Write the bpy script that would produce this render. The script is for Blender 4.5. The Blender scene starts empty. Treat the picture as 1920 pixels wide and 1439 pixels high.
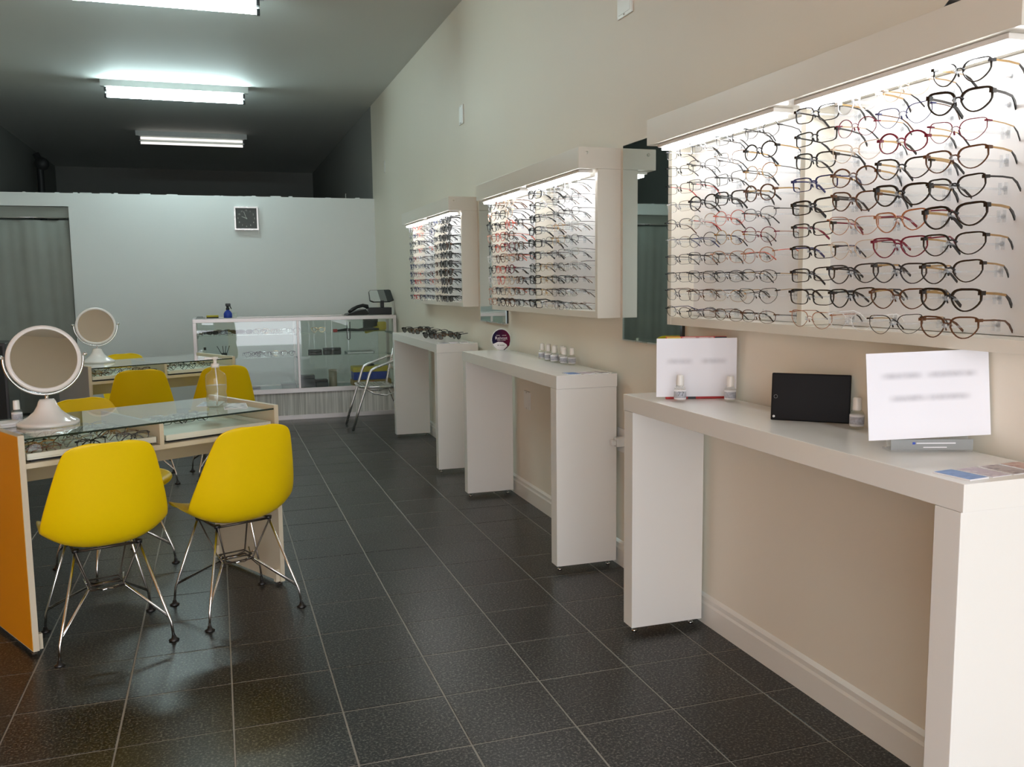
import bpy, bmesh, math, random
from mathutils import Vector, Matrix
random.seed(7)
PI = math.pi
sc = bpy.context.scene
COL = sc.collection

# ------------------------------------------------------------------ camera
CAM = Vector((-1.8866, 0.0, 1.425)); F_PX = 1667.5; YAW, PITCH, ROLL = .3189, -.1134, -.011
def _basis():
    c, s = math.cos(YAW), math.sin(YAW); cp, sp = math.cos(PITCH), math.sin(PITCH)
    fwd = Vector((s*cp, c*cp, sp)); r = Vector((c, -s, 0)); u = r.cross(fwd)
    a, b = math.cos(ROLL), math.sin(ROLL)
    return a*r + b*u, -b*r + a*u, fwd
CR, CU, CF = _basis()
cam = bpy.data.cameras.new('camera'); camo = bpy.data.objects.new('camera', cam); COL.objects.link(camo)
cam.sensor_fit = 'HORIZONTAL'; cam.sensor_width = 36; cam.lens = F_PX/1920*36; cam.clip_start = .02
M = Matrix((CR, CU, -CF)).transposed().to_4x4(); M.translation = CAM
camo.matrix_world = M; sc.camera = camo
def ray(u, v): return CF + (u-960)/F_PX*CR - (v-719.5)/F_PX*CU
def onz(u, v, z):
    d = ray(u, v); return CAM + d*((z-CAM.z)/d.z)
def ony(u, v, y):
    d = ray(u, v); return CAM + d*((y-CAM.y)/d.y)
def onx(u, v, x):
    d = ray(u, v); return CAM + d*((x-CAM.x)/d.x)

# ------------------------------------------------------------------ light and exposure
W = bpy.data.worlds.new('daylight'); sc.world = W; W.use_nodes = True
W.node_tree.nodes['Background'].inputs[0].default_value = (.95, .98, 1.04, 1)
W.node_tree.nodes['Background'].inputs[1].default_value = 4.6
sc.view_settings.view_transform = 'Standard'; sc.view_settings.look = 'None'
sc.view_settings.gamma = 1; sc.view_settings.use_curve_mapping = False
sc.view_settings.exposure = 0.0
TUBE_E = 82.0        # ceiling fluorescent tubes over the desks
TUBE_E2 = 68.0       # fixture by the partition
TUBE_DIM = 1.3       # ageing tubes of the rear fixture
LED_E = 18.0         # display case strips

# ------------------------------------------------------------------ materials
MAT = {}
def _new(name):
    m = bpy.data.materials.new(name); m.use_nodes = True; MAT[name] = m
    return m, m.node_tree, m.node_tree.nodes['Principled BSDF']
def pbr(name, col, rough=.5, metal=0, noise=.06, scale=8, bump=0, spec=.5, coat=0, bscale=None, rvar=0, trans=0):
    m, t, b = _new(name); N = t.nodes; L = t.links
    tc = N.new('ShaderNodeTexCoord'); nz = N.new('ShaderNodeTexNoise'); nz.inputs['Scale'].default_value = scale; nz.inputs['Detail'].default_value = 4
    L.new(tc.outputs['Object'], nz.inputs['Vector'])
    mx = N.new('ShaderNodeMix'); mx.data_type = 'RGBA'
    mx.inputs[6].default_value = (*[max(0, c*(1-noise)) for c in col], 1); mx.inputs[7].default_value = (*[min(1, c*(1+noise)) for c in col], 1)
    L.new(nz.outputs['Fac'], mx.inputs[0]); L.new(mx.outputs[2], b.inputs['Base Color'])
    b.inputs['Roughness'].default_value = rough; b.inputs['Metallic'].default_value = metal
    b.inputs['Specular IOR Level'].default_value = spec; b.inputs['Coat Weight'].default_value = coat; b.inputs['Coat Roughness'].default_value = .08
    if rvar:
        mr = N.new('ShaderNodeMapRange'); mr.inputs['To Min'].default_value = rough-rvar; mr.inputs['To Max'].default_value = rough+rvar
        L.new(nz.outputs['Fac'], mr.inputs[0]); L.new(mr.outputs[0], b.inputs['Roughness'])
    if bump:
        n2 = N.new('ShaderNodeTexNoise'); n2.inputs['Scale'].default_value = bscale or scale*6; n2.inputs['Detail'].default_value = 5
        L.new(tc.outputs['Object'], n2.inputs['Vector'])
        bp = N.new('ShaderNodeBump'); bp.inputs['Strength'].default_value = bump; bp.inputs['Distance'].default_value = .002
        L.new(n2.outputs['Fac'], bp.inputs['Height']); L.new(bp.outputs[0], b.inputs['Normal'])
    return m
def emit(name, col, s):
    m = bpy.data.materials.new(name); m.use_nodes = True; t = m.node_tree; t.nodes.clear()
    e = t.nodes.new('ShaderNodeEmission'); o = t.nodes.new('ShaderNodeOutputMaterial'); tc = t.nodes.new('ShaderNodeTexCoord')
    e.inputs[0].default_value = (*col, 1); e.inputs[1].default_value = s; t.links.new(e.outputs[0], o.inputs[0]); MAT[name] = m; return m
def clear(name, tint=(1, 1, 1), refl=.06, rough=.03, ior=1.45, absorb=0.0, sheet=False):
    """thin clear sheet: fresnel gloss over straight-through transmission"""
    m = bpy.data.materials.new(name); m.use_nodes = True; t = m.node_tree; t.nodes.clear(); N = t.nodes; L = t.links
    tr = N.new('ShaderNodeBsdfTransparent'); tr.inputs[0].default_value = (*tint, 1)
    gl = N.new('ShaderNodeBsdfGlossy'); gl.inputs['Roughness'].default_value = rough; gl.inputs[0].default_value = (1, 1, 1, 1)
    fr = N.new('ShaderNodeFresnel'); fr.inputs[0].default_value = ior
    nz = N.new('ShaderNodeTexNoise'); nz.inputs['Scale'].default_value = 3
    mr = N.new('ShaderNodeMapRange'); mr.inputs['To Min'].default_value = rough*.8; mr.inputs['To Max'].default_value = rough*1.2
    L.new(nz.outputs['Fac'], mr.inputs[0]); L.new(mr.outputs[0], gl.inputs['Roughness'])
    mx = N.new('ShaderNodeMixShader'); o = N.new('ShaderNodeOutputMaterial')
    gm = N.new('ShaderNodeNewGeometry'); iv = N.new('ShaderNodeMath'); iv.operation = 'SUBTRACT'; iv.inputs[0].default_value = 1.0
    L.new(gm.outputs['Backfacing'], iv.inputs[1]); ml = N.new('ShaderNodeMath'); ml.operation = 'MULTIPLY'
    L.new(fr.outputs[0], ml.inputs[0]); L.new(iv.outputs[0], ml.inputs[1])
    if sheet:
        p1 = N.new('ShaderNodeMath'); p1.inputs[1].default_value = 1.0; L.new(ml.outputs[0], p1.inputs[0])
        dv = N.new('ShaderNodeMath'); dv.operation = 'DIVIDE'; L.new(ml.outputs[0], dv.inputs[0]); L.new(p1.outputs[0], dv.inputs[1])
        m2x = N.new('ShaderNodeMath'); m2x.operation = 'MULTIPLY'; m2x.inputs[1].default_value = 2.0; L.new(dv.outputs[0], m2x.inputs[0]); ml = m2x
    L.new(ml.outputs[0], mx.inputs[0]); L.new(tr.outputs[0], mx.inputs[1]); L.new(gl.outputs[0], mx.inputs[2])
    if absorb:
        df = N.new('ShaderNodeBsdfDiffuse'); df.inputs[0].default_value = (*tint, 1)
        m2 = N.new('ShaderNodeMixShader'); m2.inputs[0].default_value = absorb
        L.new(mx.outputs[0], m2.inputs[1]); L.new(df.outputs[0], m2.inputs[2]); L.new(m2.outputs[0], o.inputs[0])
    else: L.new(mx.outputs[0], o.inputs[0])
    MAT[name] = m; return m

pbr('wall_paint', (.81, .75, .635), .55, noise=.025, scale=1.2, bump=.12, bscale=60)
pbr('partition_paint', (.80, .82, .80), .5, noise=.03, scale=1.0, bump=.15, bscale=50)
pbr('ceiling_paint', (.66, .67, .64), .7, noise=.03, scale=.8, bump=.1, bscale=40)
pbr('rear_wall_dimmed', (.26, .26, .24), .8, noise=.06, scale=1.0)  # wall paint darkened to stand in for the dim light beyond the partition
pbr('orange_paint', (.86, .35, .05), .5, noise=.04, scale=1.5)
pbr('trim_white', (.78, .76, .70), .35, noise=.02)
pbr('laminate', (.85, .825, .775), .19, noise=.015, scale=3, spec=.5)
pbr('laminate_display', (.80, .755, .655), .3, noise=.015)
pbr('panel_white', (.80, .80, .80), .3, noise=.01)
pbr('grout', (.30, .285, .25), .85, noise=.15, scale=20)
pbr('desk_cream', (.70, .62, .47), .35, noise=.03, scale=6)
pbr('desk_inner', (.62, .56, .44), .4, noise=.03, scale=6)
pbr('desk_orange', (.78, .33, .008), .4, noise=.04, scale=3, spec=.25)
pbr('panel_grey', (.45, .46, .46), .2, noise=.03)
pbr('tray_white', (.80, .80, .70), .4, noise=.02)
pbr('black_plastic', (.012, .012, .013), .35, noise=.1)
pbr('black_felt', (.02, .02, .02), .8)
pbr('white_plastic', (.82, .79, .74), .25, noise=.02)
pbr('white_gloss', (.85, .82, .78), .12, noise=.02, coat=.4)
pbr('yellow_shell', (.92, .64, .002), .36, noise=.03, scale=3, spec=.3, bump=.03, bscale=300)
pbr('chrome', (.78, .77, .75), .14, 1, noise=.03)
pbr('dark_steel', (.10, .085, .07), .35, .7, noise=.1)
pbr('aluminium', (.74, .72, .70), .28, 1, noise=.04, rvar=.06)
pbr('aluminium_pale', (.72, .66, .64), .38, .55, noise=.04)
pbr('mirror_glass', (.86, .88, .87), .01, 1, noise=.004)
pbr('wall_mirror', (.55, .62, .59), .02, 1, noise=.01)
pbr('mirror_edge', (.02, .025, .022), .3)
pbr('curtain_cloth', (.30, .31, .28), .85, noise=.1, scale=5, bump=.2)
pbr('dark_box', (.035, .035, .035), .5, noise=.2)
pbr('grey_card', (.32, .33, .32), .6, noise=.1)
pbr('paper', (.86, .85, .87), .7, noise=.01)
pbr('blue_plastic', (.02, .06, .42), .3)
pbr('yellow_plastic', (.62, .47, .03), .45)
pbr('red_plastic', (.55, .03, .03), .4)
pbr('brown_card', (.36, .21, .05), .6, noise=.12)
pbr('tan_ceramic', (.36, .29, .21), .5)
pbr('sponge', (.50, .42, .05), .9, noise=.2, scale=60)
pbr('fixture_metal', (.40, .42, .40), .45, .1, noise=.12, scale=14)
pbr('socket_white', (.74, .73, .70), .4)
pbr('clock_face', (.045, .05, .043), .35, noise=.2, scale=30)
pbr('clock_mark', (.45, .46, .40), .5)
pbr('label_print', (.46, .47, .52), .5, noise=.5, scale=160)
pbr('tablet_screen', (.006, .006, .007), .45, spec=.15)
pbr('screen_grey', (.20, .22, .21), .15); pbr('screen_white', (.55, .60, .58), .2); pbr('screen_dark', (.05, .06, .06), .2)
clear('desk_glass', (.90, .95, .92), rough=.012, ior=1.6, sheet=True)
pbr('glass_edge', (.015, .03, .026), .2)
clear('case_glass', (.92, .96, .94), rough=.02, ior=1.55, sheet=True)
clear('acrylic', (.93, .94, .95), rough=.05, ior=1.45, absorb=.12)
clear('lens_clear', (.95, .96, .95), rough=.02, ior=1.4)
clear('lens_tint', (.16, .15, .15), rough=.03, ior=1.5)
clear('pet_plastic', (.95, .96, .94), rough=.05, ior=1.4, absorb=.05)
clear('gel', (.88, .90, .86), rough=.05, ior=1.33, absorb=.10)
emit('tube_light', (.75, .98, 1.0), TUBE_E); emit('tube_mid', (.75, .98, 1.0), TUBE_E2); emit('tube_dim', (1.0, .96, .88), TUBE_DIM); emit('led_strip', (1.0, 1.0, 1.0), LED_E)

def floor_tile():
    m, t, b = _new('floor_tile'); N = t.nodes; L = t.links
    g = N.new('ShaderNodeNewGeometry'); oi = N.new('ShaderNodeObjectInfo')
    n1 = N.new('ShaderNodeTexNoise'); n1.inputs['Scale'].default_value = 115; n1.inputs['Detail'].default_value = 3; n1.inputs['Roughness'].default_value = .7
    n2 = N.new('ShaderNodeTexNoise'); n2.inputs['Scale'].default_value = 6
    L.new(g.outputs['Position'], n1.inputs['Vector']); L.new(g.outputs['Position'], n2.inputs['Vector'])
    cr = N.new('ShaderNodeValToRGB'); e = cr.color_ramp.elements
    e[0].position = .40; e[0].color = (.006, .006, .006, 1); e[1].position = .68; e[1].color = (.185, .175, .155, 1)
    k = cr.color_ramp.elements.new(.52); k.color = (.024, .0235, .022, 1)
    L.new(n1.outputs['Fac'], cr.inputs[0])
    hs = N.new('ShaderNodeHueSaturation'); mr = N.new('ShaderNodeMapRange'); mr.inputs['To Min'].default_value = .85; mr.inputs['To Max'].default_value = 1.12
    L.new(oi.outputs['Random'], mr.inputs[0]); L.new(mr.outputs[0], hs.inputs['Value']); L.new(cr.outputs[0], hs.inputs['Color']); L.new(hs.outputs[0], b.inputs['Base Color'])
    r = N.new('ShaderNodeMapRange'); r.inputs['To Min'].default_value = .27; r.inputs['To Max'].default_value = .33
    L.new(n2.outputs['Fac'], r.inputs[0]); L.new(r.outputs[0], b.inputs['Roughness'])
    bp = N.new('ShaderNodeBump'); bp.inputs['Strength'].default_value = .25; bp.inputs['Distance'].default_value = .001
    L.new(n1.outputs['Fac'], bp.inputs['Height']); L.new(bp.outputs[0], b.inputs['Normal']); b.inputs['Specular IOR Level'].default_value = .32
floor_tile()
def grain(name, c0, c1, scale=(60, 60, 1.5)):
    m, t, b = _new(name); N = t.nodes; L = t.links
    tc = N.new('ShaderNodeTexCoord'); mp = N.new('ShaderNodeMapping'); mp.inputs['Scale'].default_value = scale
    n = N.new('ShaderNodeTexNoise'); n.inputs['Scale'].default_value = 1; n.inputs['Detail'].default_value = 5
    cr = N.new('ShaderNodeValToRGB'); cr.color_ramp.elements[0].position = .35; cr.color_ramp.elements[0].color = (*c0, 1)
    cr.color_ramp.elements[1].position = .65; cr.color_ramp.elements[1].color = (*c1, 1)
    L.new(tc.outputs['Object'], mp.inputs[0]); L.new(mp.outputs[0], n.inputs['Vector']); L.new(n.outputs['Fac'], cr.inputs[0]); L.new(cr.outputs[0], b.inputs['Base Color'])
    b.inputs['Roughness'].default_value = .5
grain('pale_wood', (.46, .44, .40), (.78, .75, .70))
def sheet_print(name, rows, strength=.35):
    """white paper with soft smudged grey lines of print (local x,z in metres)"""
    m, t, b = _new(name); N = t.nodes; L = t.links
    tc = N.new('ShaderNodeTexCoord'); sp = N.new('ShaderNodeSeparateXYZ'); L.new(tc.outputs['Object'], sp.inputs[0])
    nz = N.new('ShaderNodeTexNoise'); nz.inputs['Scale'].default_value = 38; L.new(tc.outputs['Object'], nz.inputs['Vector'])
    acc = None
    for (z, hw, x0, x1) in rows:
        a = N.new('ShaderNodeMath'); a.operation = 'SUBTRACT'; a.inputs[1].default_value = z; L.new(sp.outputs['Z'], a.inputs[0])
        ab = N.new('ShaderNodeMath'); ab.operation = 'ABSOLUTE'; L.new(a.outputs[0], ab.inputs[0])
        r = N.new('ShaderNodeMapRange'); r.interpolation_type = 'SMOOTHSTEP'; r.inputs['From Max'].default_value = hw; r.inputs['To Min'].default_value = 1; r.inputs['To Max'].default_value = 0
        L.new(ab.outputs[0], r.inputs[0])
        s2 = N.new('ShaderNodeMath'); s2.operation = 'SUBTRACT'; s2.inputs[1].default_value = (x0+x1)/2; L.new(sp.outputs['X'], s2.inputs[0])
        a2 = N.new('ShaderNodeMath'); a2.operation = 'ABSOLUTE'; L.new(s2.outputs[0], a2.inputs[0])
        r2 = N.new('ShaderNodeMapRange'); r2.interpolation_type = 'SMOOTHSTEP'; r2.inputs['From Min'].default_value = (x1-x0)/2-.015; r2.inputs['From Max'].default_value = (x1-x0)/2+.015; r2.inputs['To Min'].default_value = 1; r2.inputs['To Max'].default_value = 0
        L.new(a2.outputs[0], r2.inputs[0])
        mu = N.new('ShaderNodeMath'); mu.operation = 'MULTIPLY'; L.new(r.outputs[0], mu.inputs[0]); L.new(r2.outputs[0], mu.inputs[1])
        if acc is None: acc = mu
        else:
            ad = N.new('ShaderNodeMath'); ad.operation = 'ADD'; L.new(acc.outputs[0], ad.inputs[0]); L.new(mu.outputs[0], ad.inputs[1]); acc = ad
    nm = N.new('ShaderNodeMapRange'); nm.inputs['To Min'].default_value = strength*.4; nm.inputs['To Max'].default_value = strength*1.6; L.new(nz.outputs['Fac'], nm.inputs[0])
    f = N.new('ShaderNodeMath'); f.operation = 'MULTIPLY'; f.use_clamp = True; L.new(acc.outputs[0], f.inputs[0]); L.new(nm.outputs[0], f.inputs[1])
    mx = N.new('ShaderNodeMix'); mx.data_type = 'RGBA'; mx.inputs[6].default_value = (.86, .85, .89, 1); mx.inputs[7].default_value = (.30, .29, .32, 1)
    L.new(f.outputs[0], mx.inputs[0]); L.new(mx.outputs[2], b.inputs['Base Color']); b.inputs['Roughness'].default_value = .7
sheet_print('sheet_a', [(.135, .018, -.11, -.02), (.135, .018, .02, .11)], .3)
sheet_print('sheet_b', [(.162, .014, -.12, -.02), (.162, .014, 0, .125), (.104, .014, -.10, -.01), (.104, .014, .0, .105)], .42)
def card_print(name, c0, c1, scale=55):
    m, t, b = _new(name); N = t.nodes; L = t.links
    tc = N.new('ShaderNodeTexCoord'); v = N.new('ShaderNodeTexVoronoi'); v.inputs['Scale'].default_value = scale
    mx = N.new('ShaderNodeMix'); mx.data_type = 'RGBA'; mx.inputs[6].default_value = (*c0, 1); mx.inputs[7].default_value = (*c1, 1)
    r = N.new('ShaderNodeMapRange'); r.inputs['From Min'].default_value = .25; r.inputs['From Max'].default_value = .5
    L.new(tc.outputs['Object'], v.inputs['Vector']); L.new(v.outputs['Distance'], r.inputs[0]); L.new(r.outputs[0], mx.inputs[0]); L.new(mx.outputs[2], b.inputs['Base Color']); b.inputs['Roughness'].default_value = .35
card_print('card_photo', (.10, .07, .06), (.50, .42, .38), 30); card_print('card_blue', (.07, .20, .50), (.12, .27, .60)); card_print('card_pink', (.70, .62, .66), (.55, .45, .52))
card_print('card_mauve', (.22, .17, .19), (.45, .38, .38)); card_print('card_skin', (.45, .20, .17), (.62, .42, .36)); card_print('card_grey', (.42, .42, .44), (.12, .13, .16))
def sign_gradient():
    m, t, b = _new('sign_purple'); N = t.nodes; L = t.links
    tc = N.new('ShaderNodeTexCoord'); sp = N.new('ShaderNodeSeparateXYZ'); L.new(tc.outputs['Object'], sp.inputs[0])
    r = N.new('ShaderNodeMapRange'); r.inputs['From Min'].default_value = -.04; r.inputs['From Max'].default_value = .055; L.new(sp.outputs['X'], r.inputs[0])
    mx = N.new('ShaderNodeMix'); mx.data_type = 'RGBA'; mx.inputs[6].default_value = (.008, .004, .035, 1); mx.inputs[7].default_value = (.12, .003, .03, 1)
    L.new(r.outputs[0], mx.inputs[0]); L.new(mx.outputs[2], b.inputs['Base Color']); b.inputs['Roughness'].default_value = .6; b.inputs['Specular IOR Level'].default_value = .15
sign_gradient()
# spectacle frame colours
FR = {}
for n, c, r, me in [('black', (.008, .008, .009), .25, 0), ('gold', (.55, .36, .16), .25, .85), ('rose gold', (.58, .33, .24), .25, .8), ('silver', (.62, .62, .63), .22, .9),
                    ('gunmetal', (.06, .06, .065), .3, .7), ('burgundy', (.16, .008, .025), .25, 0), ('brown', (.10, .04, .018), .25, 0), ('navy', (.012, .018, .09), .25, 0),
                    ('crystal', (.78, .77, .75), .1, 0), ('coral', (.62, .10, .06), .3, 0), ('turquoise', (.04, .34, .40), .3, 0), ('beige', (.60, .45, .32), .3, 0), ('red', (.45, .02, .02), .3, 0)]:
    FR[n] = pbr('frame_'+n.replace(' ', '_'), c, r, me, noise=.08, scale=120)

# ------------------------------------------------------------------ mesh helpers
class MB:
    def __init__(s): s.v = []; s.f = []; s.m = []; s.mats = []; s.sm = []
    def mi(s, m):
        m = MAT[m] if isinstance(m, str) else m
        if m not in s.mats: s.mats.append(m)
        return s.mats.index(m)
    def add(s, vs, fs, mat, T=None, smooth=False):
        o = len(s.v); i = s.mi(mat)
        s.v += [tuple(T @ Vector(p)) if T else tuple(p) for p in vs]
        s.f += [tuple(o+k for k in f) for f in fs]; s.m += [i]*len(fs); s.sm += [smooth]*len(fs)
        return s
    def box(s, a, b, mat, T=None, bev=0):
        x0, y0, z0 = [min(p, q) for p, q in zip(a, b)]; x1, y1, z1 = [max(p, q) for p, q in zip(a, b)]
        if bev <= 0:
            return s.add([(x0,y0,z0),(x1,y0,z0),(x1,y1,z0),(x0,y1,z0),(x0,y0,z1),(x1,y0,z1),(x1,y1,z1),(x0,y1,z1)],
                         [(3,2,1,0),(4,5,6,7),(0,1,5,4),(1,2,6,5),(2,3,7,6),(3,0,4,7)], mat, T)
        bm = bmesh.new(); bmesh.ops.create_cube(bm, size=1)
        for v in bm.verts: v.co = Vector(((x0+x1)/2+v.co.x*(x1-x0), (y0+y1)/2+v.co.y*(y1-y0), (z0+z1)/2+v.co.z*(z1-z0)))
        bmesh.ops.bevel(bm, geom=list(bm.edges), offset=min(bev, .49*min(x1-x0, y1-y0, z1-z0)), segments=2, profile=.6, affect='EDGES')
        bm.verts.index_update(); s.add([v.co.copy() for v in bm.verts], [[v.index for v in f.verts] for f in bm.faces], mat, T); bm.free(); return s
    def tube(s, pts, r, mat, n=8, closed=False, T=None, caps=True):
        pts = [Vector(p) for p in pts]; k = len(pts); vs = []; fs = []
        rr = r if isinstance(r, (list, tuple)) else [r]*k
        up = None
        for i, p in enumerate(pts):
            if closed: d = pts[(i+1) % k]-pts[i-1]
            else: d = pts[min(i+1, k-1)]-pts[max(i-1, 0)]
            d.normalize()
            if up is None:
                up = Vector((0, 0, 1)) if abs(d.z) < .9 else Vector((1, 0, 0))
            a = d.cross(up)
            if a.length < 1e-5: a = d.orthogonal()
            a.normalize(); b = a.cross(d); up = b
            for j in range(n):
                t = 2*PI*j/n; vs.append(p+a*math.cos(t)*rr[i]+b*math.sin(t)*rr[i])
        for i in range(k if closed else k-1):
            for j in range(n):
                i2 = (i+1) % k; fs.append((i*n+j, i*n+(j+1) % n, i2*n+(j+1) % n, i2*n+j))
        if caps and not closed: fs.append(tuple(range(n))[::-1]); fs.append(tuple((k-1)*n+j for j in range(n)))
        return s.add(vs, fs, mat, T, True)
    def lathe(s, prof, mat, n=24, T=None, smooth=True, caps=True):
        vs = []; fs = []
        for r, z in prof:
            for j in range(n): t = 2*PI*j/n; vs.append((r*math.cos(t), r*math.sin(t), z))
        for i in range(len(prof)-1):
            for j in range(n): fs.append((i*n+j, i*n+(j+1) % n, (i+1)*n+(j+1) % n, (i+1)*n+j))
        if caps and prof[0][0] > 1e-4: fs.append(tuple(range(n))[::-1])
        if caps and prof[-1][0] > 1e-4: fs.append(tuple((len(prof)-1)*n+j for j in range(n)))
        return s.add(vs, fs, mat, T, smooth)
    def poly(s, pts, d, mat, T=None):
        """prism: outline pts in xz, from y=0 to y=d"""
        n = len(pts); vs = [(x, 0, z) for x, z in pts]+[(x, d, z) for x, z in pts]
        fs = [tuple(range(n)), tuple(range(n, 2*n))[::-1]]+[(i, n+i, n+(i+1) % n, (i+1) % n) for i in range(n)]
        return s.add(vs, fs, mat, T)
    def mesh(s, name):
        me = bpy.data.meshes.new(name); me.from_pydata([tuple(v) for v in s.v], [], s.f)
        for m in s.mats: me.materials.append(m)
        me.polygons.foreach_set('material_index', s.m); me.polygons.foreach_set('use_smooth', s.sm); me.update()
        bm = bmesh.new(); bm.from_mesh(me); bmesh.ops.recalc_face_normals(bm, faces=bm.faces); bm.to_mesh(me); bm.free()
        return me
    def obj(s, name, parent=None, loc=None, rot=None):
        return ob(name, s.mesh(name), parent, loc, rot)
def ob(name, data, parent=None, loc=None, rot=None):
    o = bpy.data.objects.new(name, data); COL.objects.link(o)
    if parent: o.parent = parent
    if loc: o.location = loc
    if rot: o.rotation_euler = rot
    return o
def tag(o, label, cat, group=None, kind=None):
    o['label'] = label; o['category'] = cat
    if group: o['group'] = group
    if kind: o['kind'] = kind
    return o
def thing(name, label, cat, loc=(0, 0, 0), rz=0, group=None):
    return tag(ob(name, None, None, loc, (0, 0, rz)), label, cat, group)
def struct(o): o['kind'] = 'structure'; return o
def box(name, a, b, mat, parent=None, bev=0): return MB().box(a, b, mat, bev=bev).obj(name, parent)
def TR(loc=(0, 0, 0), rz=0, rx=0, ry=0):
    return Matrix.Translation(loc) @ Matrix.Rotation(rz, 4, 'Z') @ Matrix.Rotation(ry, 4, 'Y') @ Matrix.Rotation(rx, 4, 'X')
def arcpts(c, r, a0, a1, n): return [(c[0]+r*math.cos(a0+(a1-a0)*i/n), c[1]+r*math.sin(a0+(a1-a0)*i/n)) for i in range(n+1)]
NTH = ['first', 'second', 'third', 'fourth', 'fifth', 'sixth', 'seventh', 'eighth', 'ninth', 'tenth', 'eleventh', 'twelfth', 'thirteenth', 'fourteenth', 'fifteenth', 'sixteenth', 'seventeenth', 'eighteenth', 'nineteenth', 'twentieth']
ORD = ['first', 'second', 'third', 'fourth', 'fifth', 'sixth', 'seventh', 'eighth', 'ninth', 'tenth']

# ================================================================== THE ROOM
ZC = 3.57; XL = -4.5; YF = -1.3; YP = 10.99; YB = 17.9; ZP = 2.455
fl = struct(box('floor', (XL, YF-1.2, -.12), (0, YB, -.0016), 'grout'))
P = .35; X0 = -.846; Y0 = 2.876; G = .0024
tile_mesh = {}
def tmesh(w, d):
    k = (round(w, 3), round(d, 3))
    if k not in tile_mesh:
        a, b = w/2-G, d/2-G; e = .0015
        tile_mesh[k] = MB().add([(-a,-b,-.004),(a,-b,-.004),(a,b,-.004),(-a,b,-.004),(-a,-b,-e),(a,-b,-e),(a,b,-e),(-a,b,-e),(-a+e,-b+e,0),(a-e,-b+e,0),(a-e,b-e,0),(-a+e,b-e,0)],
            [(0,1,5,4),(1,2,6,5),(2,3,7,6),(3,0,4,7),(4,5,9,8),(5,6,10,9),(6,7,11,10),(7,4,8,11),(8,9,10,11)], 'floor_tile').mesh('tile')
    return tile_mesh[k]
rest = MB()
ix0 = int(math.floor((XL-X0)/P)); iy0 = int(math.floor((YF-1.2-Y0)/P)); iy1 = int(math.ceil((YP-Y0)/P))
for i in range(ix0, 4):
    xa, xb = max(XL, X0+i*P), min(0, X0+(i+1)*P)
    if xb-xa < .03: continue
    for j in range(iy0, iy1):
        ya, yb = Y0+j*P, Y0+(j+1)*P
        if yb > YP: yb = YP
        c = ((xa+xb)/2, (ya+yb)/2)
        if 2.1 < c[1] < 9.8 and c[0] > -3.4+.0*c[1]:
            ob('tile', tmesh(xb-xa, yb-ya), fl, (c[0]+random.uniform(-.0006, .0006), c[1]+random.uniform(-.0006, .0006), random.uniform(-.0006, 0)))
        else:
            a, b = (xb-xa)/2-G, (yb-ya)/2-G
            rest.box((c[0]-a, c[1]-b, -.004), (c[0]+a, c[1]+b, -.0003), 'floor_tile')
r_ = rest.obj('tile_field', fl); r_['kind'] = 'stuff'
struct(box('ceiling', (XL-.15, YF, ZC), (.15, YB+.15, ZC+.15), 'ceiling_paint'))
struct(box('wall_right', (0, YF, -.12), (.15, YP+.09, ZC), 'wall_paint'))
struct(box('wall_right_rear', (0, YP+.09, -.12), (.15, YB, ZC), 'rear_wall_dimmed'))
struct(box('wall_left', (XL-.15, 6.0, -.12), (XL, YP+.09, ZC), 'wall_paint'))
struct(box('wall_left_rear', (XL-.15, YP+.09, -.12), (XL, YB, ZC), 'rear_wall_dimmed'))
struct(box('wall_left_front', (XL-.15, YF, -.12), (XL, 6.0, ZC), 'orange_paint'))
struct(box('wall_back', (XL-.15, YB, -.12), (.15, YB+.15, ZC), 'rear_wall_dimmed'))
struct(box('wall_front', (XL-.15, YF-.15, 2.35), (.15, YF, ZC), 'wall_paint'))     # lintel over the open shop front
# partition with doorway on the left
dx1 = -3.386; dz = 2.31
pm = MB().box((dx1, YP, 0), (0, YP+.09, ZP), 'partition_paint').box((XL, YP, dz), (dx1, YP+.09, ZP), 'partition_paint').box((XL, YP, 0), (-4.38, YP+.09, dz), 'partition_paint')
pw = struct(pm.obj('wall_partition'))
MBc = MB()
for k in range(26):
    x = XL+.2+random.random()*4.2; MBc.box((x, YP+.01, ZP), (x+random.uniform(.02, .12), YP+.07, ZP+random.uniform(.002, .012)), 'partition_paint', bev=.002)
cr_ = MBc.obj('mortar_crumbs', pw); cr_['kind'] = 'stuff'
# skirting
sk = MB().poly([(0, 0), (-.016, 0), (-.016, .085), (-.012, .095), (-.012, .112), (0, .125)], YP-YF, 'trim_white', TR((0, YF, 0)))
struct(sk.obj('baseboard_right'))
struct(MB().poly([(-.0005, .004), (-.0175, .004), (-.0175, .006), (-.0005, .006)], .001, 'trim_white').obj('trim_1')) if False else None
# curtain in the doorway
cm = MB(); n = 60; vs = []; fs = []
for i in range(n+1):
    x = -4.36+i/n*(.965)
    for k, z in enumerate((0.03, .6, 1.2, 1.8, 2.16)):
        y = YP+.05+.010*math.sin(i*.30+.7*math.sin(k*.9))+.005*math.sin(i*.83+k*.8)
        vs.append((x, y, z))
for i in range(n):
    for k in range(4): a = i*5+k; fs.append((a, a+5, a+6, a+1))
cm.add(vs, fs, 'curtain_cloth', smooth=True)
t = thing('curtain', 'grey green cloth curtain filling the doorway in the partition', 'curtain', (0, 0, 0))
co = cm.obj('cloth', t); md = co.modifiers.new('thick', 'SOLIDIFY'); md.thickness = .004
MB().tube([(-4.37, YP+.05, 2.19), (-3.388, YP+.05, 2.19)], .012, 'aluminium').obj('rod', t)
MB().box((-4.37, YP+.03, 2.19), (-3.388, YP+.07, 2.305), 'curtain_cloth').obj('pelmet', t)

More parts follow.
